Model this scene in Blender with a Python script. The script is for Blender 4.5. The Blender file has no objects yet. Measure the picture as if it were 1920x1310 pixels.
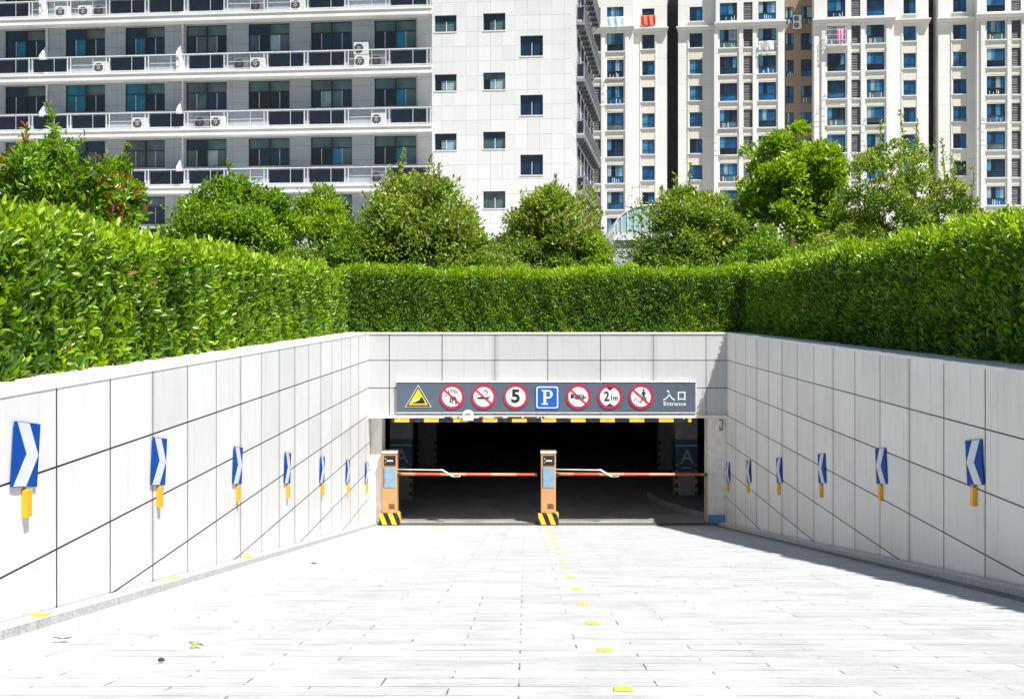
import bpy, math, random
import numpy as np
from mathutils import Vector, Matrix

# ------------------------------------------------------------------ camera, sky, sun, exposure
scene = bpy.context.scene
C = scene.collection
F = 2300.0            # focal length in photo pixels
VX, VY = 986.0, 575.0 # where the ramp's level lines meet
EYE = 4.94            # eye height over the garage floor
TOP = 4.36            # top of the retaining walls

cam = bpy.data.cameras.new('camera')
cam.sensor_width = 36.0
cam.lens = F / 1920 * 36
cam.shift_x = (960 - VX) / 1920
cam.shift_y = (VY - 655) / 1920
cam.clip_start = 0.1
cam.clip_end = 4000
camo = bpy.data.objects.new('camera', cam)
camo.location = (0, 0, EYE)
camo.rotation_euler = (math.radians(90), 0, 0)
C.objects.link(camo)
scene.camera = camo

TO_SUN = Vector((0.36, -0.42, 1.0)).normalized()
elev = math.asin(TO_SUN.z)
azim = math.atan2(TO_SUN.x, TO_SUN.y)
world = bpy.data.worlds.new('World')
scene.world = world
world.use_nodes = True
wn = world.node_tree
wn.nodes.clear()
sky = wn.nodes.new('ShaderNodeTexSky')
sky.sky_type = 'NISHITA'
sky.sun_disc = False
sky.sun_elevation = elev
sky.sun_rotation = azim
sky.air_density = 1.2
sky.dust_density = 0.8
bg = wn.nodes.new('ShaderNodeBackground')
bg.inputs['Strength'].default_value = 0.05
wo = wn.nodes.new('ShaderNodeOutputWorld')
wn.links.new(sky.outputs[0], bg.inputs['Color'])
wn.links.new(bg.outputs[0], wo.inputs['Surface'])
sl = bpy.data.lights.new('sun', 'SUN')
sl.energy = 4.8
sl.angle = math.radians(0.5)
sl.color = (1.0, 0.97, 0.92)
so = bpy.data.objects.new('sun', sl)
so.rotation_euler = TO_SUN.to_track_quat('Z', 'Y').to_euler()
so.location = (20, -30, 60)
C.objects.link(so)
scene.view_settings.view_transform = 'Standard'
scene.view_settings.look = 'None'
scene.view_settings.exposure = 0.74
scene.view_settings.gamma = 1.0
scene.cycles.max_bounces = 8
scene.cycles.diffuse_bounces = 5
scene.cycles.transparent_max_bounces = 4

rng = np.random.default_rng(7)
random.seed(7)

# ------------------------------------------------------------------ node materials
MATS = {}

def new_mat(name):
    m = bpy.data.materials.new(name)
    m.use_nodes = True
    nt = m.node_tree
    nt.nodes.clear()
    out = nt.nodes.new('ShaderNodeOutputMaterial')
    b = nt.nodes.new('ShaderNodeBsdfPrincipled')
    nt.links.new(b.outputs[0], out.inputs['Surface'])
    MATS[name] = m
    return m, nt, b

def M(nt, op, a, b=None, c=None):
    n = nt.nodes.new('ShaderNodeMath')
    n.operation = op
    for i, v in enumerate((a, b, c)):
        if v is None:
            continue
        if isinstance(v, (int, float)):
            n.inputs[i].default_value = v
        else:
            nt.links.new(v, n.inputs[i])
    return n.outputs[0]

def mixc(nt, f, a, b, mode='MIX'):
    n = nt.nodes.new('ShaderNodeMix')
    n.data_type = 'RGBA'
    n.blend_type = mode
    for sock, v in ((n.inputs['Factor'], f), (n.inputs[6], a), (n.inputs[7], b)):
        if isinstance(v, (int, float)):
            sock.default_value = v
        elif isinstance(v, (tuple, list)):
            sock.default_value = tuple(v)[:3] + (1.0,)
        else:
            nt.links.new(v, sock)
    return n.outputs[2]

def noise(nt, vec, scale, detail=4.0, rough=0.55):
    n = nt.nodes.new('ShaderNodeTexNoise')
    n.inputs['Scale'].default_value = scale
    n.inputs['Detail'].default_value = detail
    n.inputs['Roughness'].default_value = rough
    nt.links.new(vec, n.inputs['Vector'])
    return n.outputs['Fac']

def ramp(nt, f, lo, hi):
    n = nt.nodes.new('ShaderNodeMapRange')
    n.interpolation_type = 'SMOOTHSTEP'
    n.inputs['From Min'].default_value = lo
    n.inputs['From Max'].default_value = hi
    nt.links.new(f, n.inputs['Value'])
    return n.outputs[0]

def objco(nt, scale=None):
    t = nt.nodes.new('ShaderNodeTexCoord')
    v = t.outputs['Object']
    if scale:
        mp = nt.nodes.new('ShaderNodeMapping')
        mp.inputs['Scale'].default_value = scale
        nt.links.new(v, mp.inputs['Vector'])
        v = mp.outputs[0]
    return v

def bump(nt, bsdf, h, strength, dist=0.01):
    n = nt.nodes.new('ShaderNodeBump')
    n.inputs['Strength'].default_value = strength
    n.inputs['Distance'].default_value = dist
    nt.links.new(h, n.inputs['Height'])
    nt.links.new(n.outputs[0], bsdf.inputs['Normal'])

def plain(name, col, rough=0.6, metal=0.0, var=0.12, scale=6.0, spec=0.5, emit=None):
    if name in MATS:
        return MATS[name]
    m, nt, b = new_mat(name)
    v = objco(nt)
    f = noise(nt, v, scale)
    k = tuple(max(0, c * (1 - var)) for c in col)
    k2 = tuple(min(1, c * (1 + var)) for c in col)
    nt.links.new(mixc(nt, ramp(nt, f, 0.3, 0.7), k, k2), b.inputs['Base Color'])
    b.inputs['Roughness'].default_value = rough
    b.inputs['Metallic'].default_value = metal
    b.inputs['Specular IOR Level'].default_value = spec
    if emit:
        b.inputs['Emission Color'].default_value = emit[:3] + (1,)
        b.inputs['Emission Strength'].default_value = emit[3]
    return m

def joint(nt, comp, pitch, off, width):
    """distance-to-joint mask and cell index along one coordinate"""
    q = M(nt, 'DIVIDE', M(nt, 'SUBTRACT', comp, off), pitch)
    cell = M(nt, 'FLOOR', M(nt, 'ADD', q, 0.5))
    d = M(nt, 'MULTIPLY', M(nt, 'ABSOLUTE', M(nt, 'SUBTRACT', q, cell)), pitch)
    mask = M(nt, 'LESS_THAN', d, width * 0.5)
    idx = M(nt, 'FLOOR', q)
    return mask, idx, cell, d

def panel_mat(name, axis, pu, ou, pz, oz, col, jcol=(0.02, 0.02, 0.022), wu=0.012, wz=0.014,
              var=0.06, grime=0.18, faint=0.0, rough=0.45, soft=0.0, jfade=0.0):
    m, nt, b = new_mat(name)
    v = objco(nt)
    sp = nt.nodes.new('ShaderNodeSeparateXYZ')
    nt.links.new(v, sp.inputs[0])
    U = sp.outputs[axis]
    Z = sp.outputs['Z']
    mu, iu, cu, du = joint(nt, U, pu, ou, wu)
    mz, iz, cz, dz = joint(nt, Z, pz, oz, wz)
    wnz = nt.nodes.new('ShaderNodeTexWhiteNoise')
    wnz.noise_dimensions = '2D'
    cb = nt.nodes.new('ShaderNodeCombineXYZ')
    nt.links.new(iu, cb.inputs[0])
    nt.links.new(iz, cb.inputs[1])
    nt.links.new(cb.outputs[0], wnz.inputs['Vector'])
    pv = wnz.outputs['Value']
    base = mixc(nt, pv, tuple(c * (1 - var) for c in col), tuple(min(1, c * (1 + var)) for c in col))
    # fine stone grain
    g = noise(nt, v, 60, 3)
    base = mixc(nt, M(nt, 'MULTIPLY', ramp(nt, g, 0.35, 0.75), 0.12), base, tuple(c * 0.55 for c in col))
    # rain streaks: long in z
    st = noise(nt, objco(nt, (7, 7, 0.5)), 1.6, 5, 0.65)
    gr = M(nt, 'MULTIPLY', ramp(nt, st, 0.5, 0.78), grime)
    base = mixc(nt, gr, base, tuple(c * 0.45 for c in col))
    blot = noise(nt, v, 0.9, 5, 0.6)
    base = mixc(nt, M(nt, 'MULTIPLY', ramp(nt, blot, 0.45, 0.8), grime * 0.8), base, tuple(c * 0.6 for c in col))
    # vertical joints: some filled with pale sealant, some open and dark
    wj = nt.nodes.new('ShaderNodeTexWhiteNoise')
    wj.noise_dimensions = '1D'
    nt.links.new(M(nt, 'ADD', cu, 3.3), wj.inputs['W'])
    jstr = M(nt, 'ADD', M(nt, 'MULTIPLY', wj.outputs['Value'], 1 - faint), faint)
    mu2 = M(nt, 'MULTIPLY', mu, jstr)
    jn = noise(nt, v, 3.0, 3)
    mk = M(nt, 'MAXIMUM', mu2, mz)
    if jfade:
        mk = M(nt, 'MULTIPLY', mk, M(nt, 'ADD', M(nt, 'MULTIPLY', ramp(nt, jn, 0.35, 0.6), jfade), 1 - jfade))
    if soft:
        # dirty sealant either side of a vertical joint
        sm = M(nt, 'MULTIPLY', M(nt, 'SUBTRACT', 1.0, ramp(nt, du, 0.0, 0.15)), soft)
        wk = M(nt, 'MULTIPLY', sm, ramp(nt, M(nt, 'SUBTRACT', 1.0, wj.outputs['Value']), 0.2, 0.9))
        base = mixc(nt, wk, base, tuple(c * 0.55 for c in col))
    base = mixc(nt, mk, base, jcol)
    nt.links.new(base, b.inputs['Base Color'])
    b.inputs['Roughness'].default_value = rough
    b.inputs['Specular IOR Level'].default_value = 0.3
    bump(nt, b, M(nt, 'ADD', M(nt, 'SUBTRACT', 1.0, mk), M(nt, 'MULTIPLY', g, 0.08)), 0.3, 0.006)
    return m

# stone cladding of the ramp walls
W_SIDE_L = panel_mat('stone cladding left', 'Y', 1.196, 9.28, 0.622, 3.73, (0.79, 0.79, 0.785), soft=0.55, faint=0.75, wu=.027, wz=.016, grime=.3, var=.07)
W_SIDE_R = panel_mat('stone cladding right', 'Y', 1.2035, 12.15, 0.622, 3.73, (0.84, 0.82, 0.79), soft=0.55, faint=0.75, wu=.027, wz=.016, grime=.36, var=.06)
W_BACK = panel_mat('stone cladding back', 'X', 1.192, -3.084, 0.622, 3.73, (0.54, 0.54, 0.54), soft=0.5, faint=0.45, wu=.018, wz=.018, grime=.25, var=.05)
COPING = plain('coping stone', (0.82, 0.81, 0.79), 0.6, var=0.06, scale=3)

def paving_mat():
    m, nt, b = new_mat('ramp paving')
    v = objco(nt)
    sp = nt.nodes.new('ShaderNodeSeparateXYZ')
    nt.links.new(v, sp.inputs[0])
    X, Y = sp.outputs['X'], sp.outputs['Y']
    my, iy, cy, dy = joint(nt, Y, 0.26, 0.12, 0.011)
    par = M(nt, 'MULTIPLY', M(nt, 'ABSOLUTE', M(nt, 'MODULO', iy, 2.0)), 0.345)
    mx, ix, cx, dx = joint(nt, M(nt, 'ADD', X, par), 0.69, 0.31, 0.009)
    wv = nt.nodes.new('ShaderNodeTexWhiteNoise')
    wv.noise_dimensions = '2D'
    cb = nt.nodes.new('ShaderNodeCombineXYZ')
    nt.links.new(ix, cb.inputs[0])
    nt.links.new(iy, cb.inputs[1])
    nt.links.new(cb.outputs[0], wv.inputs['Vector'])
    base = mixc(nt, wv.outputs['Value'], (0.43, 0.44, 0.445), (0.50, 0.51, 0.515))
    g = noise(nt, v, 90, 3)
    base = mixc(nt, M(nt, 'MULTIPLY', ramp(nt, g, 0.45, 0.8), 0.25), base, (0.3, 0.3, 0.29))
    bl = noise(nt, objco(nt, (0.8, 2.4, 1)), 1.1, 6, 0.65)
    base = mixc(nt, M(nt, 'MULTIPLY', ramp(nt, bl, 0.48, 0.76), 0.38), base, (0.30, 0.30, 0.31))
    # sawn anti-slip grooves across the stones, worn away in places
    gy, _, _, _ = joint(nt, Y, 0.0371, 0.0, 0.009)
    wear = noise(nt, objco(nt, (1.2, 3.0, 1)), 1.5, 5, 0.7)
    gm = M(nt, 'MULTIPLY', gy, M(nt, 'MULTIPLY', ramp(nt, wear, 0.44, 0.64), 0.85))
    base = mixc(nt, gm, base, (0.14, 0.14, 0.14))
    jw = noise(nt, v, 1.7, 5, 0.7)
    jx = noise(nt, v, 5.0, 3, 0.6)
    jm = M(nt, 'MAXIMUM', M(nt, 'MULTIPLY', my, ramp(nt, jw, 0.40, 0.62)), M(nt, 'MULTIPLY', mx, ramp(nt, jx, 0.46, 0.60)))
    base = mixc(nt, M(nt, 'MULTIPLY', jm, 0.95), base, (0.06, 0.06, 0.06))
    tyre = noise(nt, objco(nt, (2.2, 0.12, 1)), 1.0, 4, 0.6)
    base = mixc(nt, M(nt, 'MULTIPLY', ramp(nt, tyre, 0.5, 0.75), 0.22), base, (0.26, 0.26, 0.27))
    spk = noise(nt, objco(nt, (1, 3, 1)), 14.0, 2, 0.5)
    base = mixc(nt, M(nt, 'MULTIPLY', ramp(nt, spk, 0.68, 0.74), 0.6), base, (0.12, 0.12, 0.12))
    nt.links.new(base, b.inputs['Base Color'])
    b.inputs['Roughness'].default_value = 0.8
    b.inputs['Specular IOR Level'].default_value = 0.2
    bump(nt, b, M(nt, 'SUBTRACT', 1.0, M(nt, 'MAXIMUM', jm, gm)), 0.3, 0.004)
    return m
PAVING = paving_mat()

def stripe_mat(name, ca, cb_, pitch, ax=(1, 0, 1), rough=0.5):
    m, nt, b = new_mat(name)
    v = objco(nt)
    sp = nt.nodes.new('ShaderNodeSeparateXYZ')
    nt.links.new(v, sp.inputs[0])
    s = M(nt, 'ADD', M(nt, 'ADD', M(nt, 'MULTIPLY', sp.outputs['X'], ax[0]), M(nt, 'MULTIPLY', sp.outputs['Y'], ax[1])),
          M(nt, 'MULTIPLY', sp.outputs['Z'], ax[2]))
    f = M(nt, 'GREATER_THAN', M(nt, 'FRACT', M(nt, 'DIVIDE', s, pitch)), 0.5)
    w = noise(nt, v, 14)
    base = mixc(nt, f, ca, cb_)
    base = mixc(nt, M(nt, 'MULTIPLY', ramp(nt, w, 0.55, 0.75), 0.35), base, (0.22, 0.18, 0.13))
    nt.links.new(base, b.inputs['Base Color'])
    b.inputs['Roughness'].default_value = rough
    return m

def leaf_mat(name, trans=0.35, rough=0.42):
    m, nt, b = new_mat(name)
    at = nt.nodes.new('ShaderNodeAttribute')
    at.attribute_name = 'tint'
    nt.links.new(at.outputs['Color'], b.inputs['Base Color'])
    b.inputs['Roughness'].default_value = rough
    b.inputs['Specular IOR Level'].default_value = 0.55
    tr = nt.nodes.new('ShaderNodeBsdfTranslucent')
    hs = nt.nodes.new('ShaderNodeHueSaturation')
    hs.inputs['Value'].default_value = 1.5
    hs.inputs['Hue'].default_value = 0.485
    hs.inputs['Saturation'].default_value = 1.1
    nt.links.new(at.outputs['Color'], hs.inputs['Color'])
    nt.links.new(hs.outputs[0], tr.inputs['Color'])
    mx = nt.nodes.new('ShaderNodeMixShader')
    mx.inputs[0].default_value = trans
    nt.links.new(b.outputs[0], mx.inputs[1])
    nt.links.new(tr.outputs[0], mx.inputs[2])
    out = [n for n in nt.nodes if n.type == 'OUTPUT_MATERIAL'][0]
    nt.links.new(mx.outputs[0], out.inputs['Surface'])
    return m
LEAF = leaf_mat('leaf', 0.40, 0.30)
CORE = plain('hedge twigs', (0.035, 0.045, 0.018), 0.9, var=0.5, scale=9)
BARK = plain('bark', (0.13, 0.10, 0.075), 0.85, var=0.35, scale=20)

def glass(name, col, rough=0.06, spec=0.6, metal=0.0, var=0.35, sc=0.9):
    m, nt, b = new_mat(name)
    f = noise(nt, objco(nt, (1.0, 1.0, 0.6)), sc, 2)
    nt.links.new(mixc(nt, ramp(nt, f, 0.3, 0.7), tuple(c * (1 - var) for c in col), tuple(min(1, c * (1 + var)) for c in col)), b.inputs['Base Color'])
    b.inputs['Roughness'].default_value = rough
    b.inputs['Metallic'].default_value = metal
    b.inputs['Specular IOR Level'].default_value = spec
    bump(nt, b, noise(nt, objco(nt), 0.7, 1), 0.04, 0.05)
    return m
G_DARK = glass('dark glass', (0.006, 0.012, 0.022))
G_NAVY = glass('navy glass', (0.008, 0.028, 0.06))
G_BLUE = glass('blue glass', (0.008, 0.085, 0.21))  # base colour carries the blue of reflected sky
G_SKY = glass('sky reflection glass', (0.05, 0.20, 0.34))  # paler reflected sky put into the base colour
G_TEAL = glass('teal blind behind glass', (0.07, 0.125, 0.135))
G_GREY = glass('grey blind behind glass', (0.085, 0.105, 0.125))
G_CYAN = glass('cyan curtain behind glass', (0.01, 0.15, 0.26))
G_PALE = glass('pale curtain behind glass', (0.24, 0.34, 0.38))
F_DARK = plain('dark window frame', (0.03, 0.033, 0.038), 0.5)
F_WHITE = plain('white window frame', (0.7, 0.71, 0.72), 0.5)
NAVY_PANEL = plain('navy balustrade panel', (0.008, 0.013, 0.024), 0.35, var=0.25, scale=2)
WHITE_METAL = plain('white painted metal', (0.72, 0.73, 0.74), 0.4)
SILL = plain('window sill stone', (0.5, 0.5, 0.5), 0.7)

# ------------------------------------------------------------------ mesh helpers
class MB:
    def __init__(s):
        s.v = []; s.f = []; s.m = []
    def quad(s, a, b, c, d, mi=0):
        n = len(s.v); s.v += [a, b, c, d]; s.f.append((n, n + 1, n + 2, n + 3)); s.m.append(mi)
    def box(s, x0, x1, y0, y1, z0, z1, mi=0):
        n = len(s.v)
        s.v += [(x0, y0, z0), (x1, y0, z0), (x1, y1, z0), (x0, y1, z0), (x0, y0, z1), (x1, y0, z1), (x1, y1, z1), (x0, y1, z1)]
        for f in ((0, 3, 2, 1), (4, 5, 6, 7), (0, 1, 5, 4), (1, 2, 6, 5), (2, 3, 7, 6), (3, 0, 4, 7)):
            s.f.append(tuple(n + i for i in f)); s.m.append(mi)
    def hexa(s, p, mi=0):
        n = len(s.v); s.v += list(p)
        for f in ((0, 3, 2, 1), (4, 5, 6, 7), (0, 1, 5, 4), (1, 2, 6, 5), (2, 3, 7, 6), (3, 0, 4, 7)):
            s.f.append(tuple(n + i for i in f)); s.m.append(mi)
    def prism(s, pts, y0, y1, mi=0):
        """outline in the XZ plane, front at y0 (towards the viewer), back at y1"""
        n = len(s.v); k = len(pts)
        s.v += [(p[0], y0, p[1]) for p in pts] + [(p[0], y1, p[1]) for p in pts]
        s.f.append(tuple(n + i for i in range(k))); s.m.append(mi)
        s.f.append(tuple(n + k + i for i in reversed(range(k)))); s.m.append(mi)
        for i in range(k):
            j = (i + 1) % k
            s.f.append((n + i, n + k + i, n + k + j, n + j)); s.m.append(mi)
    def ring(s, cx, cz, r0, r1, y0, y1, n=48, mi=0):
        b = len(s.v)
        for r, y in ((r1, y0), (r0, y0), (r1, y1)):
            s.v += [(cx + r * math.cos(2 * math.pi * i / n), y, cz + r * math.sin(2 * math.pi * i / n)) for i in range(n)]
        for i in range(n):
            j = (i + 1) % n
            s.f.append((b + i, b + j, b + n + j, b + n + i)); s.m.append(mi)
            s.f.append((b + j, b + i, b + 2 * n + i, b + 2 * n + j)); s.m.append(mi)
    def tube(s, pts, radii, n=8, mi=0, cap=True):
        b = len(s.v)
        pts = [Vector(p) for p in pts]
        for i, p in enumerate(pts):
            d = (pts[min(i + 1, len(pts) - 1)] - pts[max(i - 1, 0)]).normalized()
            a = d.cross(Vector((0, 0, 1)) if abs(d.z) < 0.95 else Vector((1, 0, 0))).normalized()
            c = d.cross(a)
            for k in range(n):
                t = 2 * math.pi * k / n
                s.v.append(tuple(p + (a * math.cos(t) + c * math.sin(t)) * radii[i]))
        for i in range(len(pts) - 1):
            for k in range(n):
                l = (k + 1) % n
                s.f.append((b + i * n + k, b + i * n + l, b + (i + 1) * n + l, b + (i + 1) * n + k)); s.m.append(mi)
        if cap:
            s.f.append(tuple(b + k for k in reversed(range(n)))); s.m.append(mi)
            e = b + (len(pts) - 1) * n
            s.f.append(tuple(e + k for k in range(n))); s.m.append(mi)
    def mesh(s, name, mats, smooth=False):
        me = bpy.data.meshes.new(name)
        me.from_pydata(s.v, [], s.f)
        for m in (mats if isinstance(mats, (list, tuple)) else [mats]):
            me.materials.append(m)
        me.polygons.foreach_set('material_index', s.m)
        if smooth:
            me.polygons.foreach_set('use_smooth', [True] * len(s.f))
        me.update()
        return me
    def build(s, name, mats, parent=None, loc=None, bevel=0.0, smooth=False):
        o = bpy.data.objects.new(name, s.mesh(name, mats, smooth))
        C.objects.link(o)
        if parent:
            o.parent = parent
        if loc:
            o.location = loc
        if bevel:
            b = o.modifiers.new('bevel', 'BEVEL'); b.width = bevel; b.segments = 2; b.limit_method = 'ANGLE'
        return o

def place(name, me, parent=None, loc=(0, 0, 0), rot=(0, 0, 0)):
    o = bpy.data.objects.new(name, me)
    C.objects.link(o)
    o.parent = parent
    o.location = loc
    o.rotation_euler = rot
    return o

def tag(o, label=None, cat=None, group=None, kind=None):
    if label: o['label'] = label
    if cat: o['category'] = cat
    if group: o['group'] = group
    if kind: o['kind'] = kind
    return o

def empty(name, loc=(0, 0, 0), rz=0.0, **k):
    o = bpy.data.objects.new(name, None)
    o.empty_display_size = 0.3
    o.location = loc
    o.rotation_euler = (0, 0, rz)
    C.objects.link(o)
    return tag(o, **k)

def copy_tree(o, parent=None):
    c = o.copy()
    C.objects.link(c)
    if parent:
        c.parent = parent
    for ch in list(o.children):
        copy_tree(ch, c)
    return c

def text_mesh(body, size, bold=0.0, extrude=0.002, align='CENTER'):
    cu = bpy.data.curves.new('text', 'FONT')
    cu.body = body; cu.size = size; cu.offset = bold; cu.extrude = extrude
    cu.align_x = align; cu.align_y = 'CENTER'
    o = bpy.data.objects.new('text', cu)
    C.objects.link(o)
    dg = bpy.context.evaluated_depsgraph_get()
    me = bpy.data.meshes.new_from_object(o.evaluated_get(dg))
    bpy.data.objects.remove(o)
    return me

def text_obj(name, body, size, mat, parent, loc, bold=0.0, sx=1.0):
    me = text_mesh(body, size, bold)
    me.materials.clear()
    me.materials.append(mat)
    o = place(name, me, parent, loc, (math.radians(90), 0, 0))
    o.scale = (sx, 1, 1)
    return o

# ------------------------------------------------------------------ setting: ground, ramp, kerbs
def rampz(y):
    return 3.916 - 0.1413 * y if y < 27.7 else 0.002
Y0 = -3.14
XL, XR = -3.55, 4.55
grass, gnt, gb = new_mat('planting soil and lawn')
_f = noise(gnt, objco(gnt), 1.3, 6)
_g = noise(gnt, objco(gnt), 25, 4)
gnt.links.new(mixc(gnt, ramp(gnt, _g, 0.3, 0.7), mixc(gnt, ramp(gnt, _f, 0.4, 0.6), (0.05, 0.09, 0.02), (0.09, 0.12, 0.03)), (0.06, 0.055, 0.03)), gb.inputs['Base Color'])
gb.inputs['Roughness'].default_value = 0.95
g = MB()
hx0, hx1, hy0, hy1 = -3.92, 4.92, Y0, 27.98
B = 1600
ZG = TOP - 0.06
g.quad((-B, -B, ZG), (B, -B, ZG), (B, hy0, ZG), (-B, hy0, ZG))
g.quad((-B, hy0, ZG), (hx0, hy0, ZG), (hx0, hy1, ZG), (-B, hy1, ZG))
g.quad((hx1, hy0, ZG), (B, hy0, ZG), (B, hy1, ZG), (hx1, hy1, ZG))
g.quad((-B, hy1, ZG), (B, hy1, ZG), (B, B, ZG), (-B, B, ZG))
tag(g.build('ground', grass), kind='structure')
fc = MB()
fc.quad((-14, -40, ZG + 0.004), (14, -40, ZG + 0.004), (14, Y0, ZG + 0.004), (-14, Y0, ZG + 0.004))
tag(fc.build('forecourt', PAVING), kind='structure')
r = MB()
r.quad((XL, Y0, rampz(Y0)), (XR, Y0, rampz(Y0)), (XR, 27.7, 0.002), (XL, 27.7, 0.002))
tag(r.build('ramp', PAVING), kind='structure')
# paved court round the buildings
pc = MB()
pc.quad((-80, 52, ZG + 0.004), (120, 52, ZG + 0.004), (120, 200, ZG + 0.004), (-80, 200, ZG + 0.004))
tag(pc.build('courtyard_paving', plain('courtyard paving', (0.4, 0.39, 0.37), 0.85)), kind='structure')

kerbm, knt, kb = new_mat('kerb stone')
_n = noise(knt, objco(knt), 45, 4, 0.7)
_s = noise(knt, objco(knt, (1, 22, 1)), 3.0, 3)
kc = mixc(knt, ramp(knt, _n, 0.35, 0.65), (0.38, 0.38, 0.37), (0.62, 0.61, 0.59))
kc = mixc(knt, M(knt, 'MULTIPLY', ramp(knt, _s, 0.5, 0.7), 0.5), kc, (0.16, 0.16, 0.155))
knt.links.new(kc, kb.inputs['Base Color'])
kb.inputs['Roughness'].default_value = 0.85
kerbtop = plain('kerb top', (0.62, 0.61, 0.59), 0.8, var=0.15)
def kerb(xa, xb, inner):
    k = MB()
    a, b = Y0, 27.66
    H = 0.065
    xf = xa if inner > 0 else xb
    p = [(xa, a, rampz(a) - .1), (xb, a, rampz(a) - .1), (xb, b, rampz(b) - .1), (xa, b, rampz(b) - .1),
         (xa, a, rampz(a) + H), (xb, a, rampz(a) + H), (xb, b, rampz(b) + H), (xa, b, rampz(b) + H)]
    k.hexa(p)
    k.m[1] = 1
    o = k.build('kerb', [kerbm, kerbtop])
    return tag(o, kind='structure')
kerb(XL + 0.022, XL + 0.19, -1)
kerb(XR - 0.2, XR - 0.022, 1)
gu = MB()
gx = XR - 0.2
for (xa, xb) in ((gx - 0.16, gx - 0.002),):
    gu.quad((xa, Y0, rampz(Y0) + .004), (xb, Y0, rampz(Y0) + .004), (xb, 27.66, rampz(27.66) + .004), (xa, 27.66, rampz(27.66) + .004))
tag(gu.build('gutter', plain('gutter stone', (0.17, 0.17, 0.18), 0.8, var=0.3)), kind='structure')

# ------------------------------------------------------------------ retaining walls
def retaining(x0, x1, cx0, cx1, mat, label):
    t = empty('retaining_wall', ((x0 + x1) / 2, 12, 0), label=label, cat='wall', group='stone walls of the ramp')
    w = MB(); w.box(x0, x1, Y0, 28.1, -0.6, TOP - 0.035)
    o = w.build('stone_cladding', mat); o.parent = t; o.matrix_parent_inverse = Matrix.Translation((-(x0 + x1) / 2, -12, 0))
    c = MB()
    y = Y0
    while y < 28.1:
        y2 = min(y + 1.2, 28.12)
        c.box(cx0, cx1, y + 0.003, y2 - 0.003, TOP - 0.034, TOP)
        y = y2
    o = c.build('coping', COPING); o.parent = t; o.matrix_parent_inverse = Matrix.Translation((-(x0 + x1) / 2, -12, 0))
    return t
retaining(-3.9, XL, -4.3, XL + 0.006, W_SIDE_L, 'sunlit pale stone wall on the left side of the ramp, with blue chevrons pointing right')
retaining(XR, 4.9, XR - 0.006, 5.2, W_SIDE_R, 'shaded pale stone wall on the right side of the ramp, with blue chevrons pointing left')
YB = 27.7
t = empty('portal_wall', (0, YB, 0), label='pale stone wall over the garage opening, carrying the grey sign board', cat='wall')
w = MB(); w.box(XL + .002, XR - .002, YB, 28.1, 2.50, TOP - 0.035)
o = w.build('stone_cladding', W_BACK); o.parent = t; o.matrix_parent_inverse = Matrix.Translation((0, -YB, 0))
c = MB()
xx = XL + 0.024
while xx < XR - 0.03:
    x2 = min(xx + 1.19, XR - 0.024)
    c.box(xx + .003, x2 - .003, YB - 0.02, 28.09, TOP - 0.034, TOP - .002); xx = x2
o = c.build('coping', COPING); o.parent = t; o.matrix_parent_inverse = Matrix.Translation((0, -YB, 0))
cream = plain('cream render', (0.78, 0.73, 0.66), 0.75, var=0.1)
hb = MB(); hb.box(XL + .004, XR - .004, YB - 0.075, 28.35, 2.435, 2.498)
o = hb.build('lintel', cream); o.parent = t; o.matrix_parent_inverse = Matrix.Translation((0, -YB, 0))
jamb = plain('jamb render', (0.82, 0.79, 0.74), 0.75, var=0.08)
stain = plain('blue paint stain', (0.14, 0.33, 0.52), 0.6)
for xa, xb in ((XL + .004, -3.28), (4.16, XR - .004)):
    j = MB(); j.box(xa, xb, 27.99, 28.6, 0.003, 2.433)
    o = j.build('jamb', jamb, bevel=0.012); o.parent = t; o.matrix_parent_inverse = Matrix.Translation((0, -YB, 0))
    if xa > 0:
        j = MB(); j.box(xa - .012, xb - .002, 27.975, 27.989, 0.02, 0.2)
        q = j.build('paint_band', stain); q.parent = o
# corner mouldings in the jambs
# ------------------------------------------------------------------ garage interior
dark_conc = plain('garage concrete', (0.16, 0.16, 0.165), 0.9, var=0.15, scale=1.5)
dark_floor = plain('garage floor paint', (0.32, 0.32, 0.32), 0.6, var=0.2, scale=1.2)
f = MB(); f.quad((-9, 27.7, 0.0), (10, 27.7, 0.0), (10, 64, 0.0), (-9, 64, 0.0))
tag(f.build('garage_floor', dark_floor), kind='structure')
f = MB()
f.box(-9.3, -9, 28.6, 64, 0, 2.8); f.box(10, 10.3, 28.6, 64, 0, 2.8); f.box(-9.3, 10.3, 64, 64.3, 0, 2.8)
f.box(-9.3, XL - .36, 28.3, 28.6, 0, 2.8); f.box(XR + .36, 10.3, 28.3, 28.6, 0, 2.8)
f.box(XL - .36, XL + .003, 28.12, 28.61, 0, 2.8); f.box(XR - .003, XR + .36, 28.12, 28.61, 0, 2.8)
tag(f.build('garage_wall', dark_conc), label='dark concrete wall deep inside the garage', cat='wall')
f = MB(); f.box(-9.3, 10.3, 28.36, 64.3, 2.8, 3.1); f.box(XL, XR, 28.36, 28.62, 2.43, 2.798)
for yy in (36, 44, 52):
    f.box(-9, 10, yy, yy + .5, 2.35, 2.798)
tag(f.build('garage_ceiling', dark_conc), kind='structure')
dr = MB(); dr.box(XL + .2, XR - .2, 27.76, 28.02, -0.05, 0.010)
for i in range(60):
    x = XL + .25 + i * 0.128
    dr.box(x, x + .05, 27.78, 28.0, 0.0105, 0.016)
tag(dr.build('drain_grate', plain('drain iron', (0.16, 0.13, 0.11), 0.6, 0.4)), label='long dark drain grate across the foot of the ramp', cat='drain')
isl = MB()
pts = [(3.15, 31.9), (3.35, 30.7), (3.8, 29.4), (4.15, 28.65), (4.9, 28.65), (4.9, 33.5), (3.3, 33.5)]
n = len(pts)
b0 = len(isl.v)
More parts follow.
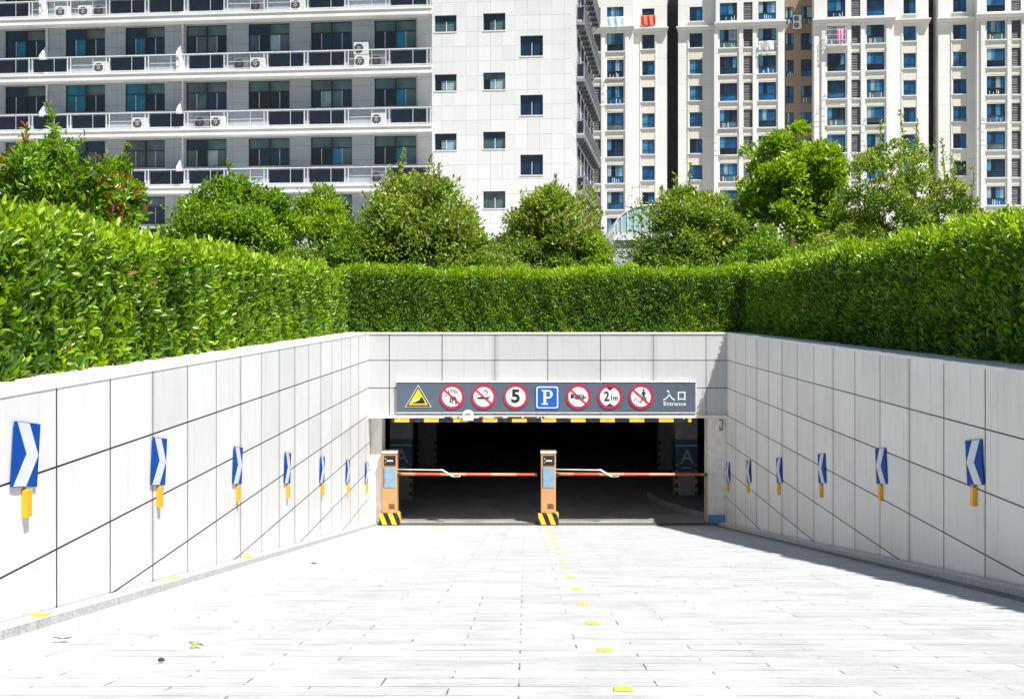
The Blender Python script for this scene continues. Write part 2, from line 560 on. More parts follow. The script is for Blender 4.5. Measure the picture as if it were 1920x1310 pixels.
isl.v += [(x, y, 0.0) for x, y in pts] + [(x, y, 0.14) for x, y in pts]
isl.f.append(tuple(b0 + n + i for i in range(n))); isl.m.append(0)
for i in range(n):
    j2 = (i + 1) % n
    isl.f.append((b0 + i, b0 + j2, b0 + n + j2, b0 + n + i)); isl.m.append(0)
tag(isl.build('kerb_island', plain('island concrete', (0.2, 0.2, 0.2), 0.9)), kind='structure')

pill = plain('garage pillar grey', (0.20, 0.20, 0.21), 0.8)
pblue = plain('pillar blue band', (0.008, 0.04, 0.09), 0.5)
pletter = plain('pillar letter grey', (0.20, 0.27, 0.33), 0.5)
BY = stripe_mat('black and yellow stripes', (0.85, 0.55, 0.03), (0.012, 0.012, 0.013), 0.22, (1, 0.3, 0.4))
BYV = stripe_mat('black and yellow corner guard', (0.30, 0.2, 0.06), (0.012, 0.012, 0.013), 0.22, (0, 0, 1))
def pillar(x, y, label, letter=True, wd=0.56):
    h = wd / 2
    p = empty('garage_pillar', (x, y, 0), label=label, cat='pillar', group='pillars in the garage')
    m = MB(); m.box(-h, h, -h, h, 0, 2.8); m.build('shaft', pill, p)
    m = MB(); m.box(-h - .004, h + .004, -h - .004, h + .004, 0.73, 1.56)
    if letter: bd = m.build('band', pblue, p)
    if letter:
        text_obj('letter', 'A', 0.52, pletter, bd, (0.02, -h - .008, 1.10), 0.002)
        m = MB(); m.box(-h, h, -h - .008, -h - .0045, 1.38, 1.42); m.build('stripe', pletter, bd)
        m = MB(); m.box(-.12, .12, -h - .008, -h - .0045, .82, .85); m.build('stripe', pletter, bd)
    for sx in (-1, 1):
        m = MB()
        xa = sx * (h + .006) - .0 ; m.box(min(xa, xa - sx * .07), max(xa, xa - sx * .07), -h - .014, -h - .009, 0.05, 0.92)
        m.build('corner_guard', BYV, p)
    return p
pillar(-3.2, 31.7, 'garage pillar with blue letter A band, behind the left barrier cabinet')
pillar(4.10, 31.6, 'garage pillar with blue letter A band, at the right end of the opening by the kerb island')
pillar(-3.0, 37.5, 'dim pillar deep in the garage to the left, behind the left lettered pillar', False)
pillar(4.3, 37.5, 'dim pillar deep in the garage to the right, behind the right lettered pillar', False)

# height bar under the lintel
hbm = stripe_mat('height bar stripes', (0.9, 0.55, 0.04), (0.012, 0.012, 0.013), 0.66, (1, 0, 0))
t = empty('height_bar', (0.35, YB - 0.11, 2.385), label='yellow and black striped height bar hanging under the lintel', cat='height bar')
m = MB(); m.box(-3.37, 3.37, -.03, .03, -.035, .03); m.build('bar', hbm, t)
m = MB()
for x in (-3.2, -1.6, 0, 1.6, 3.2):
    m.box(x - .012, x + .012, -.01, .01, .03, .10)
m.build('hanger', WHITE_METAL, t)
# camera, lettering blocks and hook on the lintel and in the opening
dk = plain('dark fitting', (0.03, 0.03, 0.035), 0.5)
t = empty('dome_camera', (-1.295, YB - 0.21, 2.45), label='white rounded camera housing hanging below the sign board', cat='camera')
m = MB(); pts = [(-.12, -.06), (.12, -.06), (.12, .10)] + [(.12 * math.cos(a), .10 + .08 * math.sin(a)) for a in np.linspace(0.2, math.pi - .2, 8)] + [(-.12, .10)]
m.prism(pts, -.06, .06); m.build('housing', WHITE_METAL, t, bevel=0.015)
m = MB()
for k in range(3):
    m.box(-.06 + k * .042, -.03 + k * .042, -.064, -.0605, .07, .10)
m.build('lens', dk, t)
m = MB()  # plain dark blocks made up in place of unreadable lettering on the lintel
for i, (x, w2) in enumerate(((-1.75, .16), (-1.0, .10), (-.62, .2), (-.25, .32), (.1, .3), (-1.52, .05), (.36, .12))):
    m.box(x - w2 / 2, x + w2 / 2, YB - .095, YB - .0755, 2.44 + (i % 3) * .008, 2.468)
tag(m.build('lettering_blocks', dk), label='small dark lettering blocks along the lintel under the sign board', cat='lettering blocks')
m = MB(); m.tube([(4.40, YB + .27, 2.36), (4.47, YB + .27, 2.37), (4.49, YB + .27, 2.28), (4.48, YB + .27, 2.14), (4.43, YB + .27, 2.12), (4.42, YB + .27, 2.22)], [.012] * 6, 6)
tag(m.build('wall_hook', dk), label='small dark hook on the right jamb just under the lintel', cat='hook')

# ------------------------------------------------------------------ sign board with pictograms
slate = plain('slate blue board', (0.085, 0.115, 0.155), 0.45, var=0.06, scale=1.5)
RED = plain('sign red', (0.50, 0.01, 0.05), 0.4, var=0.05)
WHT = plain('sign white', (0.80, 0.80, 0.80), 0.4, var=0.03)
BLK = plain('sign black', (0.012, 0.014, 0.018), 0.4)
YEL = plain('sign yellow', (0.85, 0.55, 0.01), 0.4, var=0.05)
BLU = plain('sign blue', (0.008, 0.10, 0.44), 0.4, var=0.05)
def px(x):
    return (x - VX) / 83.0
def pz(y):
    return EYE - (y - VY) / 83.0
SB = empty('sign_board', (px(1024), YB - 0.085, pz(744)), label='long slate board of round traffic signs over the garage opening', cat='sign board')
ox, oz = px(1024), pz(744)
hw, hh = (1303 - 745) / 2 / 83, (772 - 716) / 2 / 83
m = MB(); m.box(-hw, hw, 0, .07, -hh, hh); m.build('board', slate, SB)
m = MB(); m.box(-hw - .01, hw + .01, -.012, .075, hh, hh + .022); m.box(-hw - .01, hw + .01, -.006, .075, -hh - .02, -hh)
m.box(hw, hw + .022, -.006, .075, -hh, hh)
m.build('frame', WHITE_METAL, SB)
def sign_disc(cx, name='prohibition_sign', label=None, slash=True, bl=None):
    x = px(cx) - ox
    z = 0.015
    r_ = 23.3 / 83
    s = bpy.data.objects.new(name, None); C.objects.link(s); s.parent = SB; s.location = (x, 0, z); s.empty_display_size = .1
    if label: s['label'] = label
    m = MB(); m.ring(0, 0, 0.0001, r_ * .84, -.012, -.0, 48); m.build('plate', WHT, s)
    m = MB(); m.ring(0, 0, r_ * .80, r_, -.018, -.0, 48); m.build('rim', RED, s)
    if slash:
        m = MB(); a = math.radians(-42); c_, s_ = math.cos(a), math.sin(a); L = r_ * .82; w_ = .018
        m.prism([(-L * c_ - w_ * -s_, -L * s_ - w_ * c_), (L * c_ - w_ * -s_, L * s_ - w_ * c_), (L * c_ + w_ * -s_, L * s_ + w_ * c_), (-L * c_ + w_ * -s_, -L * s_ + w_ * c_)], -.024, -.019)
        m.build('slash', RED, s)
    return s
def pic(s, polys, mat=BLK, y=-.0165, name='pictogram'):
    m = MB()
    for p in polys:
        m.prism(p, y, y + .004)
    return m.build(name, mat, s)
def bar(x0, z0, x1, z1, w):
    d = Vector((x1 - x0, z1 - z0)).normalized() * w / 2
    nx, nz = -d.y, d.x
    return [(x0 + nx, z0 + nz), (x0 - nx, z0 - nz), (x1 - nx, z1 - nz), (x1 + nx, z1 + nz)]
def circ(x, z, r, n=12):
    return [(x + r * math.cos(2 * math.pi * i / n), z + r * math.sin(2 * math.pi * i / n)) for i in range(n)]
# warning triangle: steep slope
s = bpy.data.objects.new('warning_sign', None); C.objects.link(s); s.parent = SB; s.location = (px(785) - ox, 0, 0)
s['label'] = 'yellow warning triangle with a black slope'
def tri(k, dz=0):
    return [(-.29 * k, -.215 * k + dz), (.29 * k, -.215 * k + dz), (0, .275 * k + dz)]
m = MB(); m.prism(tri(1.02), -.010, 0); m.build('edge', WHT, s)
m = MB(); m.prism(tri(.94, -.002), -.015, -.0105); m.build('rim', BLK, s)
m = MB(); m.prism(tri(.76, -.008), -.020, -.0155); m.build('plate', YEL, s)
pic(s, [[(-.13, -.135), (.16, -.135), (.09, .01)]], BLK, -.025)
pic(s, [bar(-.10, -.098, .03, -.035, .035)], WHT, -.030, 'car_mark')
# no flames / sparks
s = sign_disc(848, label='round red prohibition sign with a hand and dashes')
pic(s, [bar(-.09, .15, -.06, .08, .018), bar(-.03, .17, .0, .10, .018), bar(.02, .16, .055, .10, .018), bar(.085, .17, .06, .12, .016), bar(.10, .12, .13, .08, .016), bar(.05, .09, .10, .10, .014), bar(-.15, .03, -.11, .01, .02),
        bar(-.02, .0, .08, -.03, .05), bar(-.03, -.03, -.04, -.13, .03), bar(.03, -.03, .0, -.16, .022), bar(.09, -.03, .09, -.17, .03), bar(.0, -.05, .10, -.06, .05), bar(-.05, -.09, -.015, -.12, .02)])
s = sign_disc(907, label='round red no smoking sign')
pic(s, [bar(-.14, -.03, .12, -.03, .042), bar(.06, .03, .09, .10, .018), bar(.09, .10, .05, .15, .018), bar(.05, .15, .0, .12, .016), bar(.12, .02, .15, -.02, .014)])
s = sign_disc(967, 'speed_sign', 'round red speed limit sign with a black 5', False)
text_obj('numeral', '5', 0.40, BLK, s, (0, -.015, 0), 0.014, 1.05)
# parking sign
s = bpy.data.objects.new('parking_sign', None); C.objects.link(s); s.parent = SB; s.location = (px(1026) - ox, 0, 0.0)
s['label'] = 'blue square parking sign with a white P'
def rsq(h, rr):
    p = []
    for cx_, cz_, a0 in ((h - rr, h - rr, 0), (-h + rr, h - rr, 90), (-h + rr, -h + rr, 180), (h - rr, -h + rr, 270)):
        for k in range(5):
            a = math.radians(a0 + k * 22.5); p.append((cx_ + rr * math.cos(a), cz_ + rr * math.sin(a)))
    return p
m = MB(); m.prism(rsq(.275, .05), -.012, 0); m.build('plate', BLU, s)
m = MB(); m.prism(rsq(.245, .045), -.016, -.0125); m.build('border', WHT, s)
m = MB(); m.prism(rsq(.218, .035), -.020, -.0165); m.build('field', BLU, s)
P = MB()
P.box(-.085, -.025, -.026, -.021, -.16, .155)
P.box(-.125, .015, -.0262, -.0208, -.165, -.135); P.box(-.125, -.03, -.0262, -.0208, .135, .165)
nn = 14
for k in range(nn):
    a0 = math.radians(-90 + 180 * k / nn); a1 = math.radians(-90 + 180 * (k + 1) / nn)
    ro, ri, w0, w1 = .095, .055, 1.1, .9
    def pt(a, r1, sx): return (.02 + sx * math.cos(a), .07 + r1 * math.sin(a))
    P.prism([pt(a0, ro, .10), pt(a1, ro, .10), pt(a1, ro - .03, .045), pt(a0, ro - .03, .045)], -.026, -.021)
P.box(-.03, .021, -.0258, -.0212, .135, .165); P.box(-.03, .021, -.0258, -.0212, -.025, .005)
P.build('letter', WHT, s)
s = sign_disc(1084, label='round red no horn sign with a trumpet')
pic(s, [[(-.17, .07), (-.17, -.05), (-.10, -.01), (-.10, .03)], bar(-.11, .035, .12, .03, .018), bar(-.11, -.015, .18, -.015, .024), bar(-.08, -.05, .12, -.05, .016), bar(.12, .035, .13, -.05, .02), bar(-.03, .03, -.03, -.04, .016), bar(.03, .03, .03, -.04, .016)])
s = sign_disc(1143, 'height_sign', 'round red height limit sign reading 2.1m', False)
pic(s, [[(-.09, .215), (.09, .215), (0, .14)], [(-.09, -.215), (.09, -.215), (0, -.15)]])
text_obj('numeral', '.1m', 0.15, BLK, s, (0.075, -.015, -0.03), 0.004, 0.95)
text_obj('numeral', '2', 0.30, BLK, s, (-.075, -.015, 0.0), 0.006, .85)
s = sign_disc(1201, label='round red no pedestrians sign with a walking figure')
pic(s, [circ(.06, .155, .024), bar(.055, .12, .06, .02, .05), bar(.05, .11, .0, .04, .018), bar(.065, .11, .115, .06, .018), bar(.055, .02, .02, -.08, .026), bar(.065, .02, .115, -.07, .026), bar(.115, -.07, .12, -.11, .02), bar(.02, -.08, -.01, -.1, .02),
        bar(-.12, -.02, -.10, -.09, .014), bar(-.14, -.07, -.16, -.12, .012), bar(-.06, -.08, -.04, -.13, .014), bar(-.02, -.1, .02, -.15, .012)])
# the two characters and the small word
ch = MB()
x0 = px(1253) - ox
def stroke(pts, w0, w1):
    for i in range(len(pts) - 1):
        a = w0 + (w1 - w0) * i / (len(pts) - 1); 
        ch.prism(bar(pts[i][0], pts[i][1], pts[i + 1][0], pts[i + 1][1], a), -.006, -.001 + .0002 * i)
stroke([(x0 - .045, .145), (x0 + .005, .13), (x0 + .01, .06), (x0 - .04, -.01), (x0 - .125, -.065)], .03, .022)
stroke([(x0 + .005, .10), (x0 + .04, .02), (x0 + .08, -.03), (x0 + .135, -.06)], .024, .034)
x1 = px(1277) - ox
ch.box(x1 - .085, x1 - .06, -.006, 0, -.065, .125); ch.box(x1 + .06, x1 + .085, -.006, 0, -.065, .125)
ch.box(x1 - .06, x1 + .06, -.0062, 0, .10, .125); ch.box(x1 - .06, x1 + .06, -.0062, 0, -.05, -.025)
ch.build('characters', WHT, SB)
text_obj('word', 'Entrance', 0.125, WHT, SB, (px(1264) - ox, -.004, -.148), 0.0012, 1.15)

# ------------------------------------------------------------------ chevron wall signs
CHB = plain('chevron blue', (0.0, 0.062, 0.34), 0.6, var=0.1, spec=0.12)
CHW = plain('chevron white', (0.70, 0.74, 0.80), 0.35, var=0.05)
ORG = plain('yellow orange reflector', (0.90, 0.42, 0.01), 0.4, var=0.08)
SLP = math.atan(0.1413)
def chevron(side):
    """built facing +x on the wall x=0, tilted with the ramp; y runs down the ramp"""
    root = empty('chevron_sign')
    s = 0.225
    def pr(mb, pts, x0, x1):
        n = len(mb.v); k = len(pts)
        c_, s_ = math.cos(-SLP), math.sin(-SLP)
        q = [(a * c_ - b * s_, a * s_ + b * c_) for a, b in pts]
        mb.v += [(x1, a, b) for a, b in q] + [(x0, a, b) for a, b in q]
        mb.f.append(tuple(n + i for i in range(k))); mb.m.append(0)
        mb.f.append(tuple(n + k + i for i in reversed(range(k)))); mb.m.append(0)
        for i in range(k):
            j = (i + 1) % k
            mb.f.append((n + i, n + k + i, n + k + j, n + j)); mb.m.append(0)
    m = MB(); pr(m, [(-s, -s), (s, -s), (s, s), (-s, s)], .012, .02); m.build('plate', CHB, root)
    m = MB(); pr(m, [(-.19, s - .004), (.015, s - .004), (.205, 0.0), (.015, -s + .004), (-.19, -s + .004), (-.0, 0.0)], .0205, .0245); m.build('chevron_mark', CHW, root)
    m = MB(); m.box(.001, .0118, -.05, .05, -.16, .16); m.box(.001, .03, -.012, .012, -.26, -.225); m.build('bracket', plain('sign bracket', (.35, .36, .37), .5, .5), root)
    m = MB(); m.box(.001, .045, -.042, .042, -.44, -.245); m.build('reflector', ORG, root, bevel=.004)
    return root
proto = chevron(1)
GL = 'blue chevron signs on the ramp walls'
LL = ['large blue chevron sign nearest the camera on the left wall', 'second blue chevron sign along the left wall counting from the camera',
      'third blue chevron sign along the left wall counting from the camera', 'fourth blue chevron sign along the left wall counting from the camera',
      'fifth blue chevron sign along the left wall counting from the camera', 'narrow looking sixth chevron sign on the left wall, second before the garage',
      'chevron sign with yellow reflector at the garage end of the left wall']
RR = ['large blue chevron sign nearest the camera on the shaded right wall', 'second blue chevron sign along the right wall counting from the camera',
      'third blue chevron sign along the right wall counting from the camera', 'fourth blue chevron sign along the right wall counting from the camera',
      'fifth blue chevron sign along the right wall, next before the garage end', 'thin looking chevron sign at the garage end of the right wall']
first = True
for i, d in enumerate((8.67, 11.82, 15.05, 18.2, 21.3, 24.35, 27.25)):
    o = proto if first else copy_tree(proto)
    first = False
    o.location = (XL, d, rampz(d) + 1.205)
    tag(o, label=LL[i], cat='chevron sign', group=GL)
# right-hand set: the same parts mirrored in x
def mirror_mesh(me):
    m2 = me.copy()
    co = np.empty(len(m2.vertices) * 3, dtype=np.float32)
    m2.vertices.foreach_get('co', co)
    co[0::3] *= -1
    m2.vertices.foreach_set('co', co)
    m2.flip_normals()
    return m2
protoR = copy_tree(proto)
for chd in protoR.children:
    chd.data = mirror_mesh(chd.data)
for i, d in enumerate((12.4, 15.66, 18.8, 21.95, 24.95, 27.5)):
    o = protoR if i == 0 else copy_tree(protoR)
    o.location = (XR, d, rampz(d) + 1.205)
    tag(o, label=RR[i], cat='chevron sign', group=GL)

# ------------------------------------------------------------------ yellow studs
STUD = plain('yellow road stud', (0.74, 0.53, 0.03), 0.6, var=0.3, scale=40)
m = MB(); m.hexa([(-.048, -.032, 0), (.048, -.032, 0), (.048, .032, 0), (-.048, .032, 0), (-.042, -.02, .014), (.042, -.02, .014), (.042, .02, .014), (-.042, .02, .014)])
stud_me = m.mesh('road_stud', STUD)
ords = ['nearest the camera', 'second from the camera', 'third from the camera', 'fourth from the camera', 'fifth from the camera', 'sixth from the camera', 'seventh from the camera', 'eighth from the camera', 'ninth from the camera', 'tenth from the camera', 'eleventh from the camera', 'twelfth from the camera', 'fifth before the central barrier', 'fourth before the central barrier', 'third before the central barrier', 'second before the central barrier', 'right before the central barrier']
for i in range(16):
    d = 5.98 + 1.385 * i
    o = place('road_stud', stud_me, None, (0.475, d, rampz(d) + .003), (-SLP, 0, 0))
    tag(o, label='yellow stud on the ramp centre line, ' + (ords[i] if i < 12 else ords[i + 1]), cat='road stud', group='yellow studs down the ramp centre')
m = MB(); m.box(-.05, .05, -.055, .055, 0, .01)
ks = m.mesh('kerb_stud', STUD)
for i, (d, w_) in enumerate(((8.72, 'nearest the camera'), (12.0, 'second from the camera'), (15.25, 'third from the camera'))):
    o = place('kerb_marker', ks, None, (XL + .10, d, rampz(d) + .067), (-SLP, 0, 0))
    tag(o, label='yellow marker on the left kerb, ' + w_, cat='kerb marker', group='yellow markers on the left kerb')

# ------------------------------------------------------------------ barriers
ORC = plain('orange cabinet paint', (0.64, 0.33, 0.13), 0.4, var=0.12, scale=2)
ORD = plain('orange cabinet side', (0.50, 0.20, 0.06), 0.4)
CAPM = plain('cabinet cap', (0.75, 0.55, 0.42), 0.4)
DISP = plain('blue grey display', (0.22, 0.36, 0.50), 0.25, var=0.1)
BOOM = stripe_mat('boom stripes', (0.78, 0.36, 0.18), (0.66, 0.13, 0.06), 1.15, (1, 0, 0), 0.4)
def barrier(x, label, blen, lines):
    y = 27.95
    b = empty('barrier_gate', (x, y, 0.012), label=label, cat='barrier', group='barrier gates across the opening')
    m = MB(); m.box(-.23, .23, -.22, .22, 0, .25); m.build('base', BY, b, bevel=.01)
    m = MB(); m.box(-.17, .17, -.17, .17, .25, 1.60); cab = m.build('cabinet', ORC, b, bevel=.02)
    m = MB(); m.box(-.18, .18, -.185, .18, 1.60, 1.66); m.build('cap', CAPM, b, bevel=.01)
    m = MB(); m.box(-.12, .14, -.186, -.168, 1.34, 1.56); rd = m.build('reader', BLK, b)
    m = MB(); m.box(-.06, .08, -.19, -.1865, 1.43, 1.46); m.box(-.10, -.08, -.19, -.1865, 1.40, 1.415); m.box(-.10, -.075, -.19, -.1865, 1.48, 1.50); m.build('card_slot', WHT, rd)
    m = MB(); m.box(-.115, .135, -.182, -.168, 0.84, 1.29); ds = m.build('display', DISP, b)
    m = MB(); m.box(-.14, -.118, -.180, -.168, 0.84, 1.29); m.build('display_edge', plain('display edge', (.1, .12, .13), .5), b)
    m = MB()
    for k in range(lines):
        m.box(-.08, .02 + .03 * (k % 3), -.184, -.1825, 1.20 - k * .075, 1.215 - k * .075)
    if m.v: m.build('notice_lines', plain('notice lines', (0.34, 0.45, 0.5), .5), ds)
    m = MB()
    for k in range(4):
        m.box(-.02, .13 - .02 * (k % 2), -.175, -.171, .36 + k * .03, .376 + k * .03)
    m.build('sticker', plain('dark red sticker', (.10, .03, .03), .5), b)
    m = MB(); m.tube([(.17, -.05, 1.13), (blen * .5, -.05, 1.12), (blen, -.05, 1.115)], [.036, .033, .030], 10)
    m.build('boom', BOOM, b, smooth=True)
    m = MB(); m.tube([(.17, -.07, 1.235), (1.12, -.07, 1.22), (1.18, -.07, 1.225), (1.36, -.09, 1.12), (1.42, -.10, 1.085), (1.6, -.10, 1.085)], [.014, .014, .020, .022, .022, .018], 8)
    m.build('support_arm', WHITE_METAL, b, smooth=True)
    m = MB(); m.box(1.44, 1.58, -.145, -.132, 1.065, 1.11); m.build('label_plate', plain('boom plate', (.25, .26, .3), .5), b)
    m = MB(); m.box(blen - .015, blen + .03, -.085, -.015, 1.075, 1.155); m.build('end_cap', dk, b)
    m = MB(); m.tube([(.17, -.05, 1.12), (.24, -.05, 1.12)], [.07, .06], 12); m.build('boom_mount', dk, b)
    return b
barrier(px(732) * 27.95 / 27.71, 'orange barrier cabinet and boom at the left edge of the opening', 3.31, 5)
bR = barrier(px(1028) * 27.95 / 27.71, 'orange barrier cabinet and boom in the middle of the opening', 3.58, 0)
gp = MB(); gp.box(-.02, .02, -.02, .02, 0.012, 1.07)
go = gp.build('boom_rest', plain('boom rest paint', (0.5, 0.25, 0.12), .5), None, (px(1327), 28.0, 0))
tag(go, label='thin post at the right jamb under the boom tip', cat='post')

# fallen bits on the ramp
def ramp_pt(x, y):
    d = 1.024 / ((y - VY) / F - 0.1413)
    return ((x - VX) / F * d, d)
for (x, y, nm, lab, col, rr) in ((115, 1203, 'fallen_leaf', 'brown dead leaf lying on the ramp near the left kerb', (0.14, 0.06, 0.03), .055),
                        (367, 1214, 'fallen_leaf', 'yellow green fallen sprig on the ramp', (0.25, 0.30, 0.04), .04),
                        (303, 1242, 'pebble', 'small dark pebble on the ramp', (0.05, 0.05, 0.055), .020),
                        (586, 1059, 'fallen_leaf', 'tiny dark leaf lying on the middle of the upper ramp', (0.06, 0.04, 0.03), .04)):
    X, Y = ramp_pt(x, y)
    m = MB()
    k = 9
    random.seed(int(x))
    if nm == 'pebble':
        for a in range(3):
            m.tube([(-rr, 0, .008 + a * .004), (-rr * .5, .004 * a, .014), (rr * .4, -.004 * a, .016), (rr * .9, 0, .01)], [rr * .15, rr * .6, rr * .55, rr * .1], 8)
    else:
        vs = [(rr * (1 - .5 * (i % 2)) * math.cos(2 * math.pi * i / k) * 1.3, rr * (1 - .45 * (i % 2)) * math.sin(2 * math.pi * i / k) * .8, .006 + .03 * random.random()) for i in range(k)]
        m.v = [(0, 0, .02)] + vs; 
        for i in range(k):
            m.f.append((0, 1 + i, 1 + (i + 1) % k)); m.m.append(0)
    o = m.build(nm, plain('litter %d' % x, col, .8), None, (X, Y, rampz(Y) + .004))
    tag(o, label=lab, cat='leaf' if nm == 'fallen_leaf' else 'pebble')

#LEAVES
# ------------------------------------------------------------------ foliage
def leaf_object(name, Pp, D, Nn, L, W, col, mat, parent=None):
    n = len(Pp)
    D = D / np.linalg.norm(D, axis=1, keepdims=True)
    R = np.cross(D, Nn); R /= (np.linalg.norm(R, axis=1, keepdims=True) + 1e-9)
    U = np.cross(R, D)
    L = L[:, None]; W = W[:, None]
    fold = W * 0.22
    v = np.empty((n, 6, 3), dtype=np.float32)
    v[:, 0] = Pp
    v[:, 1] = Pp + D * L * .28 + R * W * .42 + U * fold
    v[:, 2] = Pp + D * L * .68 + R * W * .40 + U * fold
    v[:, 3] = Pp + D * L - U * L * .10
    v[:, 4] = Pp + D * L * .68 - R * W * .40 + U * fold
    v[:, 5] = Pp + D * L * .28 - R * W * .42 + U * fold
    me = bpy.data.meshes.new(name)
    me.vertices.add(n * 6)
    me.vertices.foreach_set('co', v.reshape(-1))
    base = (np.arange(n) * 6)[:, None]
    loops = np.concatenate([base + 0, base + 1, base + 2, base + 3, base + 0, base + 3, base + 4, base + 5], axis=1).astype(np.int32).reshape(-1)
    me.loops.add(n * 8)
    me.loops.foreach_set('vertex_index', loops)
    me.polygons.add(n * 2)
    me.polygons.foreach_set('loop_start', (np.arange(n * 2) * 4).astype(np.int32))
    me.materials.append(mat)
    me.update(calc_edges=True)
    at = me.attributes.new('tint', 'FLOAT_COLOR', 'POINT')
    c = np.ones((n, 6, 4), dtype=np.float32)
    c[:, :, :3] = col[:, None, :]
    at.data.foreach_set('color', c.reshape(-1))
    o = bpy.data.objects.new(name, me)
    C.objects.link(o)
    if parent: o.parent = parent
    return o

def fnoise(P, sc, seed=0):
    r = np.random.default_rng(seed)
    out = np.zeros(len(P))
    for k in range(7):
        w = r.normal(size=3) * sc * (1 + .5 * k)
        out += np.sin(P @ w + r.uniform(0, 6.28)) / (1 + .35 * k)
    return out / 2.6

def palette(t, stops):
    t = np.clip(t, 0, 1) * (len(stops) - 1)
    i = np.minimum(t.astype(int), len(stops) - 2)
    f = (t - i)[:, None]
    S = np.array(stops)
    return S[i] * (1 - f) + S[i + 1] * f

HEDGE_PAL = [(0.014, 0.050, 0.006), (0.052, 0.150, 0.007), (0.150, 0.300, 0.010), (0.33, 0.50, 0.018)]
def hedge(name, label, a, b, inward, height_fn, thick, dens, leaf, seed, base=TOP - .05, bright=0.0, end=None):
    """straight run from a to b (2D); 'inward' = unit normal facing the ramp"""
    r = np.random.default_rng(seed)
    a = np.array(a, float); b = np.array(b, float); inward = np.array(inward, float)
    Lh = np.linalg.norm(b - a); e = (b - a) / Lh
    root = empty(name, (0, 0, 0), label=label, cat='hedge', group='clipped hedges round the ramp')
    # solid core, coloured dark for the shade between the leaves
    m = MB()
    ns = int(Lh / .5)
    prof = lambda s: height_fn(s)
    for i in range(ns):
        s0, s1 = Lh * i / ns, Lh * (i + 1) / ns
        pts = []
        for zz in (base, None):
            for (s_, tt) in ((s0, .20), (s1, .20), (s1, thick - .12), (s0, thick - .12)):
                p = a + e * s_ - inward * tt
                pts.append((p[0], p[1], zz if zz is not None else base + prof(s_) - .13))
        m.hexa(pts)
    core = m
    Ps, Ns, Ts = [], [], []
    H = max(prof(0), prof(Lh), prof(Lh / 2))
    # inner face, outer face (thin), top, ends
    def add(n, kind):
        s = r.uniform(0, Lh, n)
        h = np.array([prof(x) for x in s]) + .035 * np.sin(s * 2.3 + seed) + .025 * np.sin(s * 5.1 + 2 * seed)
        if kind == 'in' or kind == 'out':
            v = r.uniform(0, 1, n)
            z = v * h
            sg = 1 if kind == 'in' else -1
            off = 0.0 if kind == 'in' else thick
            # round the shoulder
            rd = np.clip((v - .82) / .18, 0, 1) ** 2 * .16
            q = a + e * s[:, None] - inward * (off + sg * rd)[:, None]
            N = np.concatenate([np.tile(inward * sg, (n, 1)), (rd * 8)[:, None]], axis=1)
        else:
            tt = r.uniform(0, thick, n)
            rd = (np.abs(tt / thick - .5) * 2) ** 6 * .08
            z = h - rd
            q = a + e * s[:, None] - inward * tt[:, None]
            N = np.tile(np.array([0, 0, 1.]), (n, 1)) + np.concatenate([np.tile(inward, (n, 1)) * (.5 - tt / thick)[:, None] * .6, np.zeros((n, 1))], axis=1)
            v = np.ones(n)
        P3 = np.concatenate([q, (base + z)[:, None]], axis=1)
        Ps.append(P3); Ns.append(N); Ts.append(v)
    A = Lh * H
    add(int(A * dens), 'in'); add(int(A * dens * .2), 'out'); add(int(Lh * thick * dens * .8), 'top')
    for sgn, org in ((-1, a), (1, b)):
        n = int(thick * H * dens * .5)
        tt = r.uniform(0, thick, n); z = r.uniform(0, H, n)
        q = org - inward * tt[:, None]
        Ps.append(np.concatenate([q, (base + z)[:, None]], axis=1)); Ns.append(np.tile(np.array([e[0] * sgn, e[1] * sgn, 0]), (n, 1))); Ts.append(z / H)
    Pp = np.concatenate(Ps); N = np.concatenate(Ns); V = np.concatenate(Ts)
    n = len(Pp)
    N /= np.linalg.norm(N, axis=1, keepdims=True)
    cl = fnoise(Pp, 3.2, seed) * .6 + fnoise(Pp, 9.0, seed + 1) * .5
    dep = r.uniform(-1, 1, n)
    layer = r.uniform(0, 1, n) ** 1.2
    Pp = Pp + N * (np.clip(cl, -1.4, .6) * .12 + .03 - layer * .17)[:, None] + r.normal(size=(n, 3)) * .012
    shoot = (V > .985) & (r.uniform(size=n) < .35)
    Pp[:, 2] += np.where(shoot, r.uniform(0, .07, n), 0)
    up = np.array([0, 0, 1.])
    co = np.stack([fnoise(Pp, 7.0, seed + 31 + q) for q in range(3)], axis=1)
    D = N * r.uniform(.15, 1.0, n)[:, None] + up * r.uniform(.1, 1.2, n)[:, None] + r.normal(size=(n, 3)) * .45 + co * .55
    Nn = N + up * .7 + r.normal(size=(n, 3)) * .45
    L = leaf * r.uniform(.7, 1.35, n)
    W = L * r.uniform(.36, .50, n)
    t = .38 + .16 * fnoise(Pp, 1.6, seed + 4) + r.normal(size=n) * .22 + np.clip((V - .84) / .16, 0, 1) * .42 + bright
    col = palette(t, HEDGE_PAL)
    col *= r.uniform(.85, 1.15, (n, 1))
    # twigs showing through
    tw = core
    for q in range(int(Lh * 5)):
        s_ = r.uniform(0, Lh); z_ = r.uniform(.1, prof(s_) - .35)
        p0 = a + e * s_ - inward * r.uniform(.0, .08)
        p1 = p0 + e * r.normal() * .08 + inward * r.uniform(-.02, .05)
        tw.tube([(p0[0], p0[1], base + z_), (p1[0], p1[1], base + z_ + r.uniform(.15, .35))], [.006, .003], 4, 1)
    tw.build('twigs', [CORE, BARK], root)  # mesh also holds the solid core, its dark colour standing in for shade
    dead = (r.uniform(size=n) < .010) | ((fnoise(Pp, 2.6, seed + 50) > 1.05) & (r.uniform(size=n) < .25))
    col[dead] = np.array([.22, .11, .04]) * r.uniform(.6, 1.3, (dead.sum(), 1))
